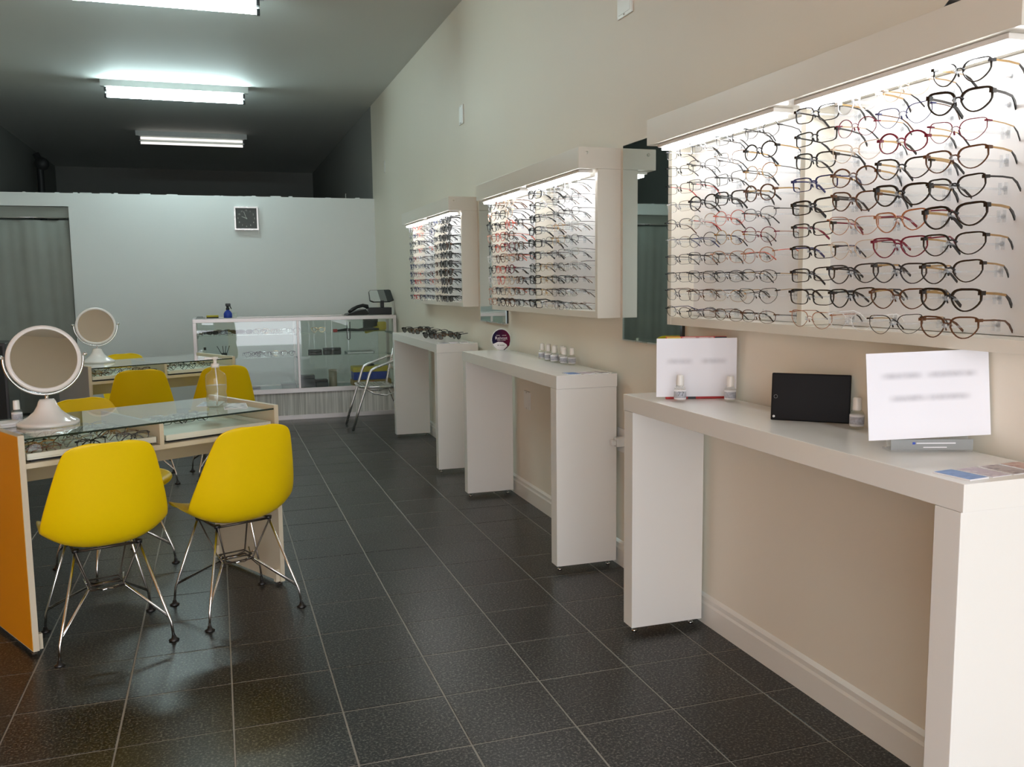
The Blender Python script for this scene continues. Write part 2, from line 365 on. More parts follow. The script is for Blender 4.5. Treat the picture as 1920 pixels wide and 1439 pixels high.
# wall plates, socket
def plate(name, y0, y1, z0, z1, label, x=0, mat='trim_white'):
    t = thing(name, label, 'wall plate', (x, (y0+y1)/2, (z0+z1)/2)); h = (z1-z0)/2; w = abs(y1-y0)/2
    MB().box((-.008, -w, -h), (0, w, h), mat, bev=.003).obj('cover', t)
    MB().box((-.0095, -w*.75, -h*.75), (-.0075, w*.75, h*.75), mat).obj('insert', t)
    for s in (-1, 1): MB().lathe([(0, 0), (.004, 0), (.004, .002), (0, .003)], 'chrome', 8, TR((-.0095, 0, s*h*.86), ry=-PI/2)).obj('screw', t)
plate('blank_cover_plate', 6.83, 6.95, 2.655, 2.80, 'white blank plate on wall high above the display of sunglasses')
plate('blank_cover_plate', 10.19, 10.24, 2.67, 2.81, 'narrow grey plate on wall near the partition top')
plate('blank_cover_plate', 3.87, 4.03, 2.66, 2.79, 'white square plate on wall above the first wall mirror')
plate('blank_cover_plate', 13.40, 13.45, 2.60, 2.75, 'small dark plate on wall beyond the partition')
plate('light_switch', 5.33, 5.45, .606, .724, 'white plate on wall under the counter with round sign')
t = thing('power_socket', 'white socket with plug adapter on wall between the counters', 'socket', (0, 3.95, .64))
MB().box((-.012, -.06, -.06), (0, .06, .06), 'socket_white', bev=.004).obj('cover', t)
a_ = MB().box((-.065, -.05, -.022), (-.0122, -.012, .024), 'socket_white', bev=.006).obj('adapter', t)
MB().box((-.088, -.046, -.014), (-.0652, -.018, .012), 'socket_white', bev=.004).obj('plug', a_)
# pipe on left rear wall
t = thing('drain_pipe', 'dark pipe with round junction on far left wall above the partition', 'pipe', (XL+.16, 15.4, 0))
MB().tube([(0, 0, .0), (0, 0, 3.0), (0, 0, 3.35), (-.05, 0, 3.45)], .05, 'dark_box', 12).obj('pipe', t)
MB().lathe([(0, -.08), (.09, -.08), (.10, 0), (.09, .08), (0, .08)], 'dark_box', 16, TR((.03, 0, 3.30), rx=PI/2)).obj('junction', t)

# ceiling fluorescent fixtures
def fixture(y, label, mat, xc=-2.19):
    t = thing('fluorescent_fixture', label, 'ceiling light', (xc, y, ZC))
    MB().add([(-.74,-.05,0),(.74,-.05,0),(.74,.05,0),(-.74,.05,0),(-.74,-.035,-.065),(.74,-.035,-.065),(.74,.035,-.065),(-.74,.035,-.065)],
             [(0,1,2,3),(4,7,6,5),(0,4,5,1),(1,5,6,2),(2,6,7,3),(3,7,4,0)], 'fixture_metal').obj('housing', t)
    MB().box((-.70, .012, -.142), (.70, .02, -.0652), 'fixture_metal').obj('reflector_plate', t)
    for ty, tz in ((-.012, -.095), (-.012, -.160)):
        q = MB().tube([(-.68, ty, tz), (.68, ty, tz)], .0165, mat, 10).obj('tube', t)
        for e in (-1, 1):
            MB().box((e*.68, ty-.014, tz-.022), (e*.705, ty+.024, tz+.022), 'black_plastic', bev=.004).obj('lamp_holder', t)
fixture(7.02, 'bright twin tube fluorescent fixture on the ceiling over the space between the desks and partition', 'tube_light')
fixture(10.42, 'bright twin tube fluorescent fixture on the ceiling just before the partition', 'tube_mid')
fixture(13.65, 'dim twin tube fluorescent fixture on the ceiling beyond the partition', 'tube_dim', -2.10)

# ================================================================== SPECTACLES
def lens_outline(style, n=22):
    """outline of the right lens, centred, in metres (x outward)"""
    W_, H_, e, lift, drop = {'rectangle': (.0285, .0160, 4.2, .001, 0), 'square': (.0285, .0185, 3.6, .001, .001), 'cat_eye': (.0290, .0215, 2.8, .0055, .0045),
                       'round': (.0255, .0212, 2.0, 0, 0), 'oval': (.0285, .0172, 2.3, .001, 0), 'butterfly': (.0300, .0215, 3.2, .0035, .0045), 'aviator': (.030, .024, 2.4, .001, .006)}[style]
    out = []
    for i in range(n):
        t = 2*PI*i/n; c, s = math.cos(t), math.sin(t); ee = e if s > 0 or e > 3.4 else min(e, 2.25)
        x = W_*math.copysign(abs(c)**(2/ee), c); z = H_*math.copysign(abs(s)**(2/ee), s)
        z += (lift*1.5*max(0, x/W_)**2.2 if z > 0 else lift*.3*x/W_)
        if z < 0: x *= 1-drop/W_*2.2*(-z/H_)
        out.append((x, z))
    return out, W_, H_
def spec_meshes(style, thick):
    o, W_, H_ = lens_outline(style); gap = .009; cx = W_+gap
    fm = MB(); lens = []
    for s in (-1, 1):
        pts = [Vector((s*(cx+x), 0, z)) for x, z in o]; n = len(pts); vs = []; fs = []
        cen = Vector((s*cx, 0, 0))
        for i, p in enumerate(pts):
            th = thick*(1.5 if p.z > H_*.4 else .85)
            d = (p-cen).normalized(); q = p+d*th
            bow = .006*(abs(p.x)/(cx+W_))**2
            for (pp, yy) in ((p, -thick*.6), (q, -thick*.6), (q, thick*.6), (p, thick*.6)): vs.append((pp.x, yy+bow, pp.z))
        for i in range(n):
            for j in range(4): a, b = i*4, ((i+1) % n)*4; fs.append((a+j, a+(j+1) % 4, b+(j+1) % 4, b+j))
        fm.add(vs, fs, 'frame_black')
        L = MB(); L.add([(p.x, .006*(abs(p.x)/(cx+W_))**2, p.z) for p in pts], [tuple(range(n))], 'lens_clear'); lens.append(L.mesh('lens'))
    zb = H_*.35
    fm.tube([(-gap-.003, 0, zb-.003), (-gap*.4, -.002, zb+.002), (gap*.4, -.002, zb+.002), (gap+.003, 0, zb-.003)], thick*.75, 'frame_black', 5)
    hx = cx+W_; hz = max(z for x, z in o if x > W_*.75)*.8
    for s in (-1, 1):
        fm.box((s*(hx-.003), -.0, hz-thick*1.3), (s*(hx+.005), .016, hz+thick*1.3), 'frame_black')
        fm.tube([(s*.006, .002, zb-.006), (s*.007, .007, zb-.014)], .0022, 'frame_black', 4)
    tmpl = []
    for s in (-1, 1):
        T = MB(); w = max(.0008, thick*.36); h = max(.0011, thick*.72); vs = []; fs = []
        path = [(hx+.003, .014, hz), (hx+.002, .06, hz-.001), (hx-.001, .098, hz-.004), (hx-.004, .118, hz-.014), (hx-.008, .138, hz-.032)]
        for i, (x, y, z) in enumerate(path):
            k = 1 if i < 3 else 1.3
            for (a, b) in ((-w, -h), (w, -h), (w, h), (-w, h)): vs.append((s*x+a*k, y+(b*.5 if i > 2 else 0), z+b*k))
        for i in range(len(path)-1):
            for j in range(4): fs.append((i*4+j, i*4+(j+1) % 4, (i+1)*4+(j+1) % 4, (i+1)*4+j))
        fs += [(3, 2, 1, 0), tuple(len(vs)-4+k for k in range(4))]
        T.mats = [MAT['frame_black'], MAT['frame_gunmetal']]
        T.v = vs; T.f = fs; T.m = [1 if min(f) >= 8 else 0 for f in fs]; T.sm = [False]*len(fs); tmpl.append(T.mesh('temple'))
    return fm.mesh('front'), lens, tmpl
SPEC = {}
for st in ('rectangle', 'square', 'cat_eye', 'round', 'oval', 'butterfly', 'aviator'):
    for th in (.0013, .0026, .0036): SPEC[st, th] = spec_meshes(st, th)
def setmat(o, m):
    o.material_slots[0].link = 'OBJECT'; o.material_slots[0].material = m
    if len(o.material_slots) > 1:
        o.material_slots[1].link = 'OBJECT'; o.material_slots[1].material = FR['black'] if m in (FR['gold'], FR['silver'], FR['rose gold'], FR['gunmetal'], FR['beige']) else m
COMB = {}
def comb_mesh(st, th, fold, lensmat, frmat, tmat):
    """front, lenses and temples as one small mesh (for pairs too small to show parts)"""
    k = (st, th, fold, lensmat, frmat, tmat)
    if k in COMB: return COMB[k]
    b = MB(); fr, le, tm = SPEC[st, th]
    def put(me, mat, T=None):
        b.add([v.co.copy() for v in me.vertices], [tuple(p.vertices) for p in me.polygons], mat, T)
    put(fr, FR[frmat])
    for l in le: put(l, lensmat)
    for i, q in enumerate(tm):
        T = None
        if fold:
            hx = max(abs(v.co.x) for v in q.vertices); s = -1 if i == 0 else 1
            T = Matrix.Translation((s*hx, .014+.004*i, 0)) @ Matrix.Rotation(s*PI/2*.97, 4, 'Z') @ Matrix.Translation((-s*hx, -.014, 0))
        put(q, FR[tmat], T)
    COMB[k] = b.mesh('eyeglasses'); return COMB[k]
def spectacles(name, st, th, col, tcol, lensmat, label, group, M_, parts=True, fold=False, cat='eyeglasses', scale=1.0):
    fr, le, tm = SPEC[st, th]
    M_ = M_ @ Matrix.Scale(scale, 4)
    if parts:
        t = tag(ob(name, None), label, cat, group); t.matrix_world = M_
        setmat(ob('front', fr, t), FR[col])
        for l in le: setmat(ob('lens', l, t), MAT[lensmat])
        for i, q in enumerate(tm):
            o = ob('temple', q, t); setmat(o, FR[tcol])
            if fold:
                hx = max(abs(v.co.x) for v in q.vertices); s = -1 if i == 0 else 1
                o.matrix_local = Matrix.Translation((s*hx, .014+.004*i, 0)) @ Matrix.Rotation(s*PI/2*.97, 4, 'Z') @ Matrix.Translation((-s*hx, -.014, 0))
    else:
        t = tag(ob(name, comb_mesh(st, th, fold, lensmat, col, tcol)), label, cat, group); t.matrix_world = M_
    return t
SN = {'rectangle': 'rectangular', 'square': 'square', 'cat_eye': 'cat-eye', 'round': 'round', 'oval': 'oval', 'butterfly': 'butterfly', 'aviator': 'aviator'}

# ================================================================== COUNTERS AND DISPLAYS
CX0, CX1, CH, CT, CL = -.354, -.034, .975, .064, .076
def counter(y0, y1, label):
    t = thing('console_counter', label, 'counter', ((CX0+CX1)/2, (y0+y1)/2, 0), 0, 'white laminate consoles along the wall')
    hx = (CX1-CX0)/2; hy = (y1-y0)/2
    MB().box((-hx, -hy-.006, CH-CT), (hx, hy+.006, CH), 'laminate', bev=.0015).obj('top', t)
    for s in (-1, 1):
        ya, yb = (s*hy, s*(hy-CL))
        l = MB().box((-hx+.001, ya, .029), (hx, yb, CH-CT-.0008), 'laminate', bev=.0015).obj('leg', t)
        for x in (-hx+.03, hx-.03): MB().lathe([(.011, 0), (.011, .008), (.004, .009), (.004, .03)], 'chrome', 10, TR((x, (ya+yb)/2, 0))).obj('levelling_foot', l)
counter(1.505, 3.212, 'white console counter carrying the black tablet and printed sheets')
counter(3.968, 5.68, 'white console counter carrying the round purple sign')
counter(6.418, 8.152, 'white console counter with sunglasses laid out on top')

DL = 1.755
YC = [.21, .39, .57, .75, 1.03, 1.21, 1.39, 1.57]       # peg columns, from the near end
ZR = [1.300+.0675*i for i in range(10)]
def peg_mesh():
    b = MB()
    b.box((-.003, -.005, -.006), (0, .005, .006), 'acrylic')
    b.box((-.172, -.003, -.0035), (-.004, .003, .0015), 'acrylic')
    b.box((-.174, -.003, -.0035), (-.170, .003, .008), 'acrylic')
    for s in (-1, 1): b.box((-.012, s*.009-.0012, -.015), (-.003, s*.009+.0012, .015), 'acrylic')
    b.box((-.006, -.009, -.002), (-.003, .009, .002), 'acrylic')
    return b.mesh('holder')
PEG = peg_mesh()
def display(y0, label):
    t = thing('eyewear_display', label, 'display case', (0, y0, 1.245), 0, 'lit wall displays of eyewear')
    z = lambda q: q-1.245
    MB().box((-.018, .03, z(1.28)), (0, DL-.03, z(1.96)), 'panel_white').obj('back_panel', t)
    MB().box((-.221, 0, z(1.962)), (0, DL, z(2.062)), 'laminate_display', bev=.0015).obj('canopy', t)
    for ya, yb, nm in ((0, .03, 'side_panel'), (DL-.03, DL, 'side_panel'), (DL/2-.012, DL/2+.012, 'divider')):
        q = MB().box((-.123, ya, z(1.2785) if nm == 'divider' else z(1.245)), (-.0 if nm != 'divider' else -.018, yb, z(1.9615)), 'laminate_display', bev=.0012).obj(nm, t)
    MB().box((-.122, .0302, z(1.245)), (0, DL-.0302, z(1.278)), 'laminate_display', bev=.0012).obj('ledge', t)
    for k in (0, 1):
        ya = .07+k*DL/2
        s = MB().box((-.200, ya-.02, z(1.948)), (-.125, ya+.755, z(1.9618)), 'white_plastic', bev=.003).obj('light_batten', t)
        MB().box((-.192, ya, z(1.936)), (-.133, ya+.735, z(1.9485)), 'led_strip').obj('light_strip', s)
    for s in (.11,): MB().lathe([(0, 0), (.008, 0), (.008, .002), (0, .003)], 'laminate_display', 10, TR((-.18, -.0005, z(2.035)), rx=PI/2)).obj('cap', t)
    for y in YC:
        for zr in ZR: ob('holder', PEG, t, (-.018, y, z(zr)+.0045))
    return t
YBIG, YMID, YFAR = 1.535, 3.998, 6.497
display(YBIG, 'lit eyewear display above the counter with the black tablet')
display(YMID, 'lit eyewear display above the counter with the round purple sign')
display(YFAR, 'lit eyewear display above the counter of laid out sunglasses')

pc = onx(1797, 8, -.17)
t = thing('cable_end', 'small black cable end lying on the canopy of the tablet display', 'cable', (-.17, pc.y, 2.0622))
MB().tube([(0, -.05, .006), (0, -.02, .008), (0, .02, .016), (0, .05, .006)], [.004, .006, .014, .006], 'black_plastic', 8).obj('plug', t)
MB().tube([(0, .05, .006), (.04, .08, .005), (.10, .10, .005)], .004, 'black_plastic', 6).obj('cord', t)
def hang(y0, col, row, st, th, c, tc, lens, disp, parts, jit=1.0, yaw=None):
    yw = math.radians(random.uniform(7, 19) if y0 < 3 else random.uniform(-4, 8))
    z = ZR[row]+(.001)
    # bridge sits over the tip of the holder; temples run back towards the panel
    sc_ = 1.12
    Mx = Matrix.Translation((-.018-.160, y0+YC[col]+random.uniform(-.004, .004), z+.0012)) @ Matrix.Rotation(-PI/2+yw, 4, 'Z') @ Matrix.Rotation(math.radians(random.uniform(-3, 3)), 4, 'Y') @ Matrix.Rotation(math.radians(random.uniform(-2, 6)), 4, 'X') @ Matrix.Translation((0, 0, 0))
    kind = 'sunglasses' if lens == 'lens_tint' else 'eyeglasses'
    lab = '%s %s %s, %s row under canopy, %s peg column, %s' % (c, SN[st], kind, ORD[9-row], ORD[col], disp)
    g = {'lower': 0}
    return spectacles(kind, st, th, c, tc, lens, lab, kind+' on wall pegs', Mx, parts, cat=kind, scale=sc_)
TN, TMID, THK = .0013, .0026, .0036
# --- nearest display, near bay (columns 0-3, near end first), rows from the top down
bigR = {
 3: [('square', TMID, 'black', 'black'), ('rectangle', TMID, 'black', 'black'), ('square', TMID, 'black', 'black'), ('rectangle', TMID, 'navy', 'navy'), ('rectangle', THK, 'black', 'black'), ('rectangle', TMID, 'black', 'burgundy'), ('rectangle', TMID, 'black', 'navy'), ('rectangle', TMID, 'black', 'black'), ('square', TMID, 'black', 'black'), ('butterfly', TN, 'rose gold', 'rose gold')],
 2: [('round', TMID, 'crystal', 'gold'), ('round', TN, 'burgundy', 'gold'), ('cat_eye', TN, 'beige', 'gold'), ('round', TMID, 'brown', 'gold'), ('cat_eye', TMID, 'brown', 'black'), ('butterfly', TN, 'rose gold', 'brown'), ('cat_eye', TN, 'beige', 'gunmetal'), ('butterfly', TMID, 'gunmetal', 'black'), ('butterfly', TMID, 'black', 'black'), ('cat_eye', TN, 'crystal', 'crystal')],
 1: [('round', TN, 'beige', 'gold'), ('cat_eye', TN, 'navy', 'brown'), ('round', TMID, 'burgundy', 'gold'), ('cat_eye', TMID, 'black', 'gold'), ('butterfly', THK, 'black', 'gold'), ('cat_eye', TMID, 'rose gold', 'burgundy'), ('butterfly', TMID, 'burgundy', 'burgundy'), ('butterfly', TMID, 'gunmetal', 'gold'), ('cat_eye', TMID, 'brown', 'gold'), ('cat_eye', TN, 'black', 'gold')],
 0: [('cat_eye', TMID, 'black', 'gold'), ('cat_eye', THK, 'black', 'black'), ('cat_eye', TN, 'burgundy', 'gold'), ('butterfly', TMID, 'brown', 'gold'), ('cat_eye', TMID, 'black', 'black'), ('butterfly', THK, 'black', 'gold'), ('butterfly', TMID, 'black', 'gold'), ('cat_eye', TMID, 'black', 'gold'), ('butterfly', THK, 'black', 'gold'), ('butterfly', TMID, 'brown', 'brown')]}
for c, rows in bigR.items():
    for i, (st, th, a, b) in enumerate(rows): hang(YBIG, c, 9-i, st, th, a, b, 'lens_clear', 'tablet display', True)
bigL = {
 7: [('rectangle', TN, 'gunmetal', 'silver'), ('rectangle', TN, 'black', 'gunmetal'), ('rectangle', TN, 'black', 'red'), ('rectangle', TN, 'silver', 'gunmetal'), ('oval', TN, 'gunmetal', 'brown'), ('oval', TN, 'silver', 'navy'), ('rectangle', TN, 'gunmetal', 'black'), ('rectangle', TN, 'gunmetal', 'black'), ('square', TN, 'gunmetal', 'brown'), ('oval', TN, 'black', 'navy')],
 6: [('rectangle', TN, 'silver', 'black'), ('oval', TN, 'gunmetal', 'black'), ('rectangle', TN, 'black', 'black'), ('round', TMID, 'black', 'black'), ('round', TN, 'silver', 'red'), ('round', TN, 'gunmetal', 'navy'), ('square', TN, 'gunmetal', 'black'), ('square', TN, 'gunmetal', 'black'), ('square', TN, 'brown', 'black'), ('oval', TN, 'gunmetal', 'brown')],
 5: [('rectangle', TN, 'gunmetal', 'black'), ('square', TN, 'silver', 'black'), ('rectangle', TN, 'gunmetal', 'black'), ('square', TMID, 'black', 'black'), ('round', TN, 'coral', 'rose gold'), ('round', TN, 'gold', 'black'), ('oval', TN, 'rose gold', 'gunmetal'), ('oval', TN, 'gunmetal', 'black'), ('oval', TN, 'silver', 'black'), ('oval', TN, 'brown', 'black')],
 4: [('round', TN, 'black', 'black'), ('round', TMID, 'black', 'gold'), ('round', TN, 'gold', 'black'), ('round', TMID, 'brown', 'gold'), ('oval', TN, 'gunmetal', 'black'), ('round', TN, 'burgundy', 'rose gold'), ('round', TN, 'rose gold', 'coral'), ('oval', TN, 'gunmetal', 'gold'), ('cat_eye', TN, 'black', 'gold'), ('oval', TN, 'brown', 'black')]}
for c, rows in bigL.items():
    for i, (st, th, a, b) in enumerate(rows): hang(YBIG, c, 9-i, st, th, a, b, 'lens_clear', 'tablet display', True)
# --- middle display
def pick(opts): return random.choice(opts)
for c in range(8):
    for i in range(10):
        if c == 3: st, th, a, b = pick(['rectangle', 'square']), pick([TMID, THK]), 'black', 'black'
        elif c in (0, 1, 2): st, th, a, b = pick(['rectangle', 'oval', 'square']), TN, pick(['silver', 'gunmetal', 'gold', 'black'] if c else ['silver', 'crystal', 'gunmetal']), pick(['black', 'gunmetal', 'brown'])
        elif c == 4:
            if i in (0, 1, 3, 6): continue
            st, th, a, b = pick(['rectangle', 'square']), TMID, pick(['black', 'brown', 'black']), 'black'
        elif c == 5: st, th, a, b = pick(['round', 'cat_eye']), TMID, pick(['crystal', 'brown', 'coral', 'turquoise' if i == 2 else 'beige', 'burgundy']), pick(['brown', 'gunmetal', 'coral'])
        elif c == 6: st, th, a, b = pick(['round', 'cat_eye', 'square']), TMID, pick(['black', 'brown', 'coral', 'black', 'gunmetal']), pick(['black', 'brown'])
        else: st, th, a, b = pick(['cat_eye', 'square', 'butterfly']), TMID, pick(['black', 'brown', 'crystal', 'rose gold', 'black']), 'black'
        hang(YMID, c, 9-i, st, th, a, b, 'lens_clear', 'round sign display', True)
# --- far display: sunglasses in the two near columns
for c in range(8):
    for i in range(10):
        if c == 0: hang(YFAR, c, 9-i, pick(['aviator', 'butterfly', 'round', 'square']), pick([TMID, THK]), pick(['black', 'black', 'brown']), 'black', 'lens_tint', 'sunglasses display', False); continue
        if c == 1: hang(YFAR, c, 9-i, pick(['aviator', 'butterfly', 'square', 'round']), pick([TMID, THK]), pick(['black', 'black', 'gunmetal']), 'black', 'lens_tint', 'sunglasses display', False); continue
        if c == 4 and i in (0, 1, 4): continue
        st = pick(['round', 'cat_eye', 'rectangle', 'oval']); th = pick([TN, TMID])
        a = {2: ['black', 'brown', 'gunmetal', 'navy'], 3: ['black', 'burgundy', 'navy', 'gunmetal', 'coral'], 4: ['silver', 'gunmetal', 'navy'], 5: ['coral', 'gunmetal', 'silver'], 6: ['coral', 'red', 'burgundy', 'black', 'navy'], 7: ['gunmetal', 'navy', 'black']}[c]
        hang(YFAR, c, 9-i, st, th, pick(a), pick(['black', 'gunmetal']), 'lens_clear', 'sunglasses display', False)

# wall mirrors between the displays
def wall_mirror(y0, y1, label):
    t = thing('wall_mirror', label, 'mirror', (0, (y0+y1)/2, 1.145), 0, 'frameless mirrors between the displays'); w = (y1-y0)/2
    MB().box((-.012, -w, 0), (0, w, .918), 'mirror_edge').obj('backing', t)
    MB().box((-.0165, -w+.012, .0), (-.0122, w, .918), 'wall_mirror').obj('glass', t)
    MB().box((-.020, -w+.012, -.006), (-.0, w, -.0002), 'aluminium').obj('bottom_rail', t)
wall_mirror(3.36, 3.94, 'frameless wall mirror with dark edge between the tablet display and round sign display')
wall_mirror(5.775, 6.395, 'frameless wall mirror with dark edge between the round sign display and sunglasses display')

# ================================================================== DESKS
DW, DD, DH = 1.117, .62, .868
def desk(loc, rz, label, face='desk_orange'):
    t = thing('fitting_desk', label, 'desk', (*loc, 0), rz, 'glass topped fitting desks')      # origin: front left corner
    for k, x in enumerate((0, DW-.022)):
        p = MB()
        p.box((x, 0, .018), (x+.022, DD, DH), 'desk_cream')
        o = p.obj('side_panel', t)
        xo = x-.0012 if k == 0 else x+.022
        q = MB().box((xo, .004, .022), (xo+.0012, DD-.004, DH-.004), face).obj('outer_facing', o)
        for y in (.012, DD-.03): MB().box((x+.022 if k == 0 else x-.018, y, .018), (x+.040 if k == 0 else x, y+.022, .08), 'desk_cream').obj('foot_block', o)
        for y in (.03, DD-.03): MB().lathe([(.012, 0), (.012, .006), (.005, .007), (.005, .019)], 'dark_steel', 8, TR((x+.011, y, 0))).obj('foot', o)
    MB().box((.0222, .004, .737), (DW-.0222, DD-.004, .757), 'desk_cream').obj('shelf', t)
    MB().box((DW/2-.009, .006, .7572), (DW/2+.009, DD-.006, .846), 'desk_cream').obj('divider', t)
    MB().box((.0222, .27, .635), (DW-.0222, .288, .7368), 'desk_inner').obj('apron', t)
    MB().box((.0224, .003, .847), (DW-.0224, DD-.003, .855), 'desk_glass').obj('glass_top', t)
    MB().box((.0226, .0018, .8475), (DW-.0226, .0029, .8548), 'glass_edge').obj('glass_front_edge', t)
    return t
D1 = ((-2.621, 3.73), math.radians(28.0)); D2 = ((-2.762, 6.842), math.radians(26.8))
desk(*D1, 'cream fitting desk with orange end panel, glass top and two yellow chairs before it')
desk(*D2, 'cream fitting desk with glass top, standing nearer the partition', 'panel_grey')
def dloc(D, x, y, z):
    c, s = math.cos(D[1]), math.sin(D[1]); return Vector((D[0][0]+x*c-y*s, D[0][1]+x*s+y*c, z))
def tray(D, k, label):
    x0 = .034+k*(DW/2-.01); t = thing('eyewear_tray', label, 'tray', dloc(D, x0, .02, .7575), D[1], 'white trays inside the fitting desks')
    w, d = .505, .56
    MB().box((0, 0, .010), (w, d, .016), 'tray_white').obj('base', t)
    MB().box((0, 0, .0165), (w, .010, .034), 'tray_white').box((0, d-.01, .0165), (w, d, .034), 'tray_white').box((0, .0102, .0165), (.008, d-.0102, .034), 'tray_white').box((w-.008, .0102, .0165), (w, d-.0102, .034), 'tray_white').obj('rim', t)
    MB().box((.015, .012, 0), (w-.015, d-.012, .0098), 'black_felt').obj('runner', t)
for D, nm in ((D1, 'desk with the orange end panel'), (D2, 'desk nearer the partition')):
    for k in (0, 1): tray(D, k, 'white tray in the %s compartment of the %s' % (('mirror side', 'aisle side')[k], nm))
def desk_specs(D, k, spots, where, pal):
    for i, (x, y, yaw) in enumerate(spots):
        st = pick(['rectangle', 'square', 'cat_eye', 'round', 'butterfly', 'oval']); th = pick([TN, TMID, TMID]); a = pal[i % len(pal)]
        p = dloc(D, .034+k*(DW/2-.01)+x, .02+y, .7575+.0165+.021)
        Mx = Matrix.Translation(p) @ Matrix.Rotation(D[1]+math.radians(yaw), 4, 'Z') @ Matrix.Rotation(math.radians(-4), 4, 'X')
        spectacles('eyeglasses', st, th, a, a, 'lens_clear', '%s %s folded eyeglasses, %s pair in tray, %s' % (a, SN[st], NTH[i], where), 'eyeglasses in the desk trays', Mx, False, True, scale=.95)
pal1 = ['brown', 'black', 'gunmetal', 'gold', 'silver']
grid = lambda nx, ny, w, d, y0: [(.08+(w-.16)*i/(nx-1)+random.uniform(-.012, .012), y0+d*j+random.uniform(-.006, .006), random.uniform(-16, 16)) for j in range(ny) for i in range(nx)]
desk_specs(D1, 0, grid(3, 6, .505, .085, .045), 'mirror side of orange-ended desk', pal1)
desk_specs(D1, 1, [(x, y, w) for x, y, w in grid(3, 2, .40, .08, .36)], 'aisle side of orange-ended desk', pal1)
desk_specs(D2, 0, grid(3, 4, .505, .11, .06), 'mirror side of desk nearer the partition', pal1)
desk_specs(D2, 1, grid(3, 3, .505, .10, .20), 'aisle side of desk nearer the partition', pal1)

# ------------------------------------------------------------------ chairs
def chair_shell():
    # profile from seat front to back top: (y forward, z, half width, edge lift)
    R = [(.235, .415, .150, .004), (.232, .428, .195, .010), (.215, .436, .213, .028), (.17, .434, .222, .042), (.10, .422, .228, .052), (.02, .408, .232, .066), (-.06, .399, .235, .078),
         (-.125, .406, .237, .090), (-.172, .436, .238, .098), (-.200, .490, .236, .092), (-.218, .545, .228, .082), (-.233, .61, .214, .068), (-.247, .68, .197, .052), (-.258, .74, .181, .036),
         (-.266, .785, .168, .024), (-.271, .812, .152, .016), (-.274, .828, .118, .010), (-.275, .834, .06, .008)]
    NU = 14; vs = []; fs = []
    for i, (y, z, w, c) in enumerate(R):
        a = R[max(0, i-1)]; b = R[min(len(R)-1, i+1)]
        d = Vector((b[0]-a[0], b[1]-a[1])).normalized(); nrm = Vector((d.y, -d.x))      # towards the sitter
        if i < 2: nrm = Vector((0, 1))
        for k in range(NU+1):
            u = -1+2*k/NU; q = abs(u)**2.6*c
            vs.append((w*u*(1-.03*abs(u)**4), y+nrm.x*q, z+nrm.y*q))
    for i in range(len(R)-1):
        for k in range(NU): a = i*(NU+1)+k; fs.append((a, a+1, a+NU+2, a+NU+1))
    me = MB().add(vs, fs, 'yellow_shell', smooth=True).mesh('shell')
    o = bpy.data.objects.new('tmp_shell', me); COL.objects.link(o)
    m1 = o.modifiers.new('s', 'SUBSURF'); m1.levels = 1; m1.render_levels = 1
    m2 = o.modifiers.new('t', 'SOLIDIFY'); m2.thickness = .006; m2.offset = 0
    m3 = o.modifiers.new('s2', 'SUBSURF'); m3.levels = 1; m3.render_levels = 1
    dg = bpy.context.evaluated_depsgraph_get(); out = bpy.data.meshes.new_from_object(o.evaluated_get(dg)); out.name = 'shell'
    bpy.data.objects.remove(o); 
    for p in out.polygons: p.use_smooth = True
    return out
SHELL = chair_shell()
def chair_base():
    legs = {}; 
    FX, FY = .205, .20; br = MB(); zr = .215; rx, ry = .062, .045
    ring = [(-rx, -ry, zr), (rx, -ry, zr), (rx, ry, zr), (-rx, ry, zr)]
    br.tube(ring, .0038, 'dark_steel', 6, closed=True); br.tube([(p[0]*.92, p[1]*.92, p[2]+.018) for p in ring], .0034, 'dark_steel', 6, closed=True)
    tops = {}
    for sx in (-1, 1):
        for sy in (-1, 1):
            f = Vector((sx*FX, sy*FY, .012)); top = Vector((sx*.115, sy*.105+.005, .396)); tops[sx, sy] = top
            knee = Vector((sx*FX*.975, sy*FY*.975, .075))
            b = MB().tube([f, knee, top], .0055, 'chrome', 8).mesh('leg')
            ft = MB().lathe([(.0, 0), (.019, 0), (.021, .004), (.010, .010), (.008, .022), (0, .022)], 'black_plastic', 12, TR((f.x, f.y, 0))).mesh('foot_glide')
            legs[sx, sy] = (b, ft)
            st = knee.lerp(top, .06)
            br.tube([st, (sx*rx*1.02, -sy*ry*.2+sy*ry*.6, zr-.002), (-sx*.02, sy*ry*1.1, zr-.004)], .0042, 'chrome', 6)
            br.tube([st+Vector((0, 0, .006)), (sx*rx*1.05, sy*ry*.3, zr), (sx*.075, -sy*.03, zr+.03)], .0036, 'chrome', 6)
            br.tube([(-sx*.02, sy*ry*1.1, zr-.004), (-sx*rx, sy*ry, zr+.01), tops[sx, sy].lerp(Vector((-sx*.115, sy*.110, .396)), 1)], .0036, 'dark_steel', 6)
    tp = [tops[-1, -1], tops[1, -1], tops[1, 1], tops[-1, 1]]
    mt = MB().tube(tp, .0055, 'dark_steel', 6, closed=True)
    for q in tp: mt.lathe([(.012, 0), (.014, .014), (0, .015)], 'black_plastic', 10, TR((q.x, q.y, q.z-.004)))
    return legs, br.mesh('cross_bracing'), mt.mesh('mount')
LEGS, BRACE, MOUNT = chair_base()
def chair(x, y, deg, label, s=1.015):
    t = thing('shell_chair', label, 'chair', (x, y, 0), math.radians(deg), 'yellow shell chairs around the desks'); t.scale = (s, s, s)
    ob('shell', SHELL, t); ob('cross_bracing', BRACE, t); ob('mount', MOUNT, t)
    for k in LEGS:
        l = ob('leg', LEGS[k][0], t); ob('foot_glide', LEGS[k][1], l)
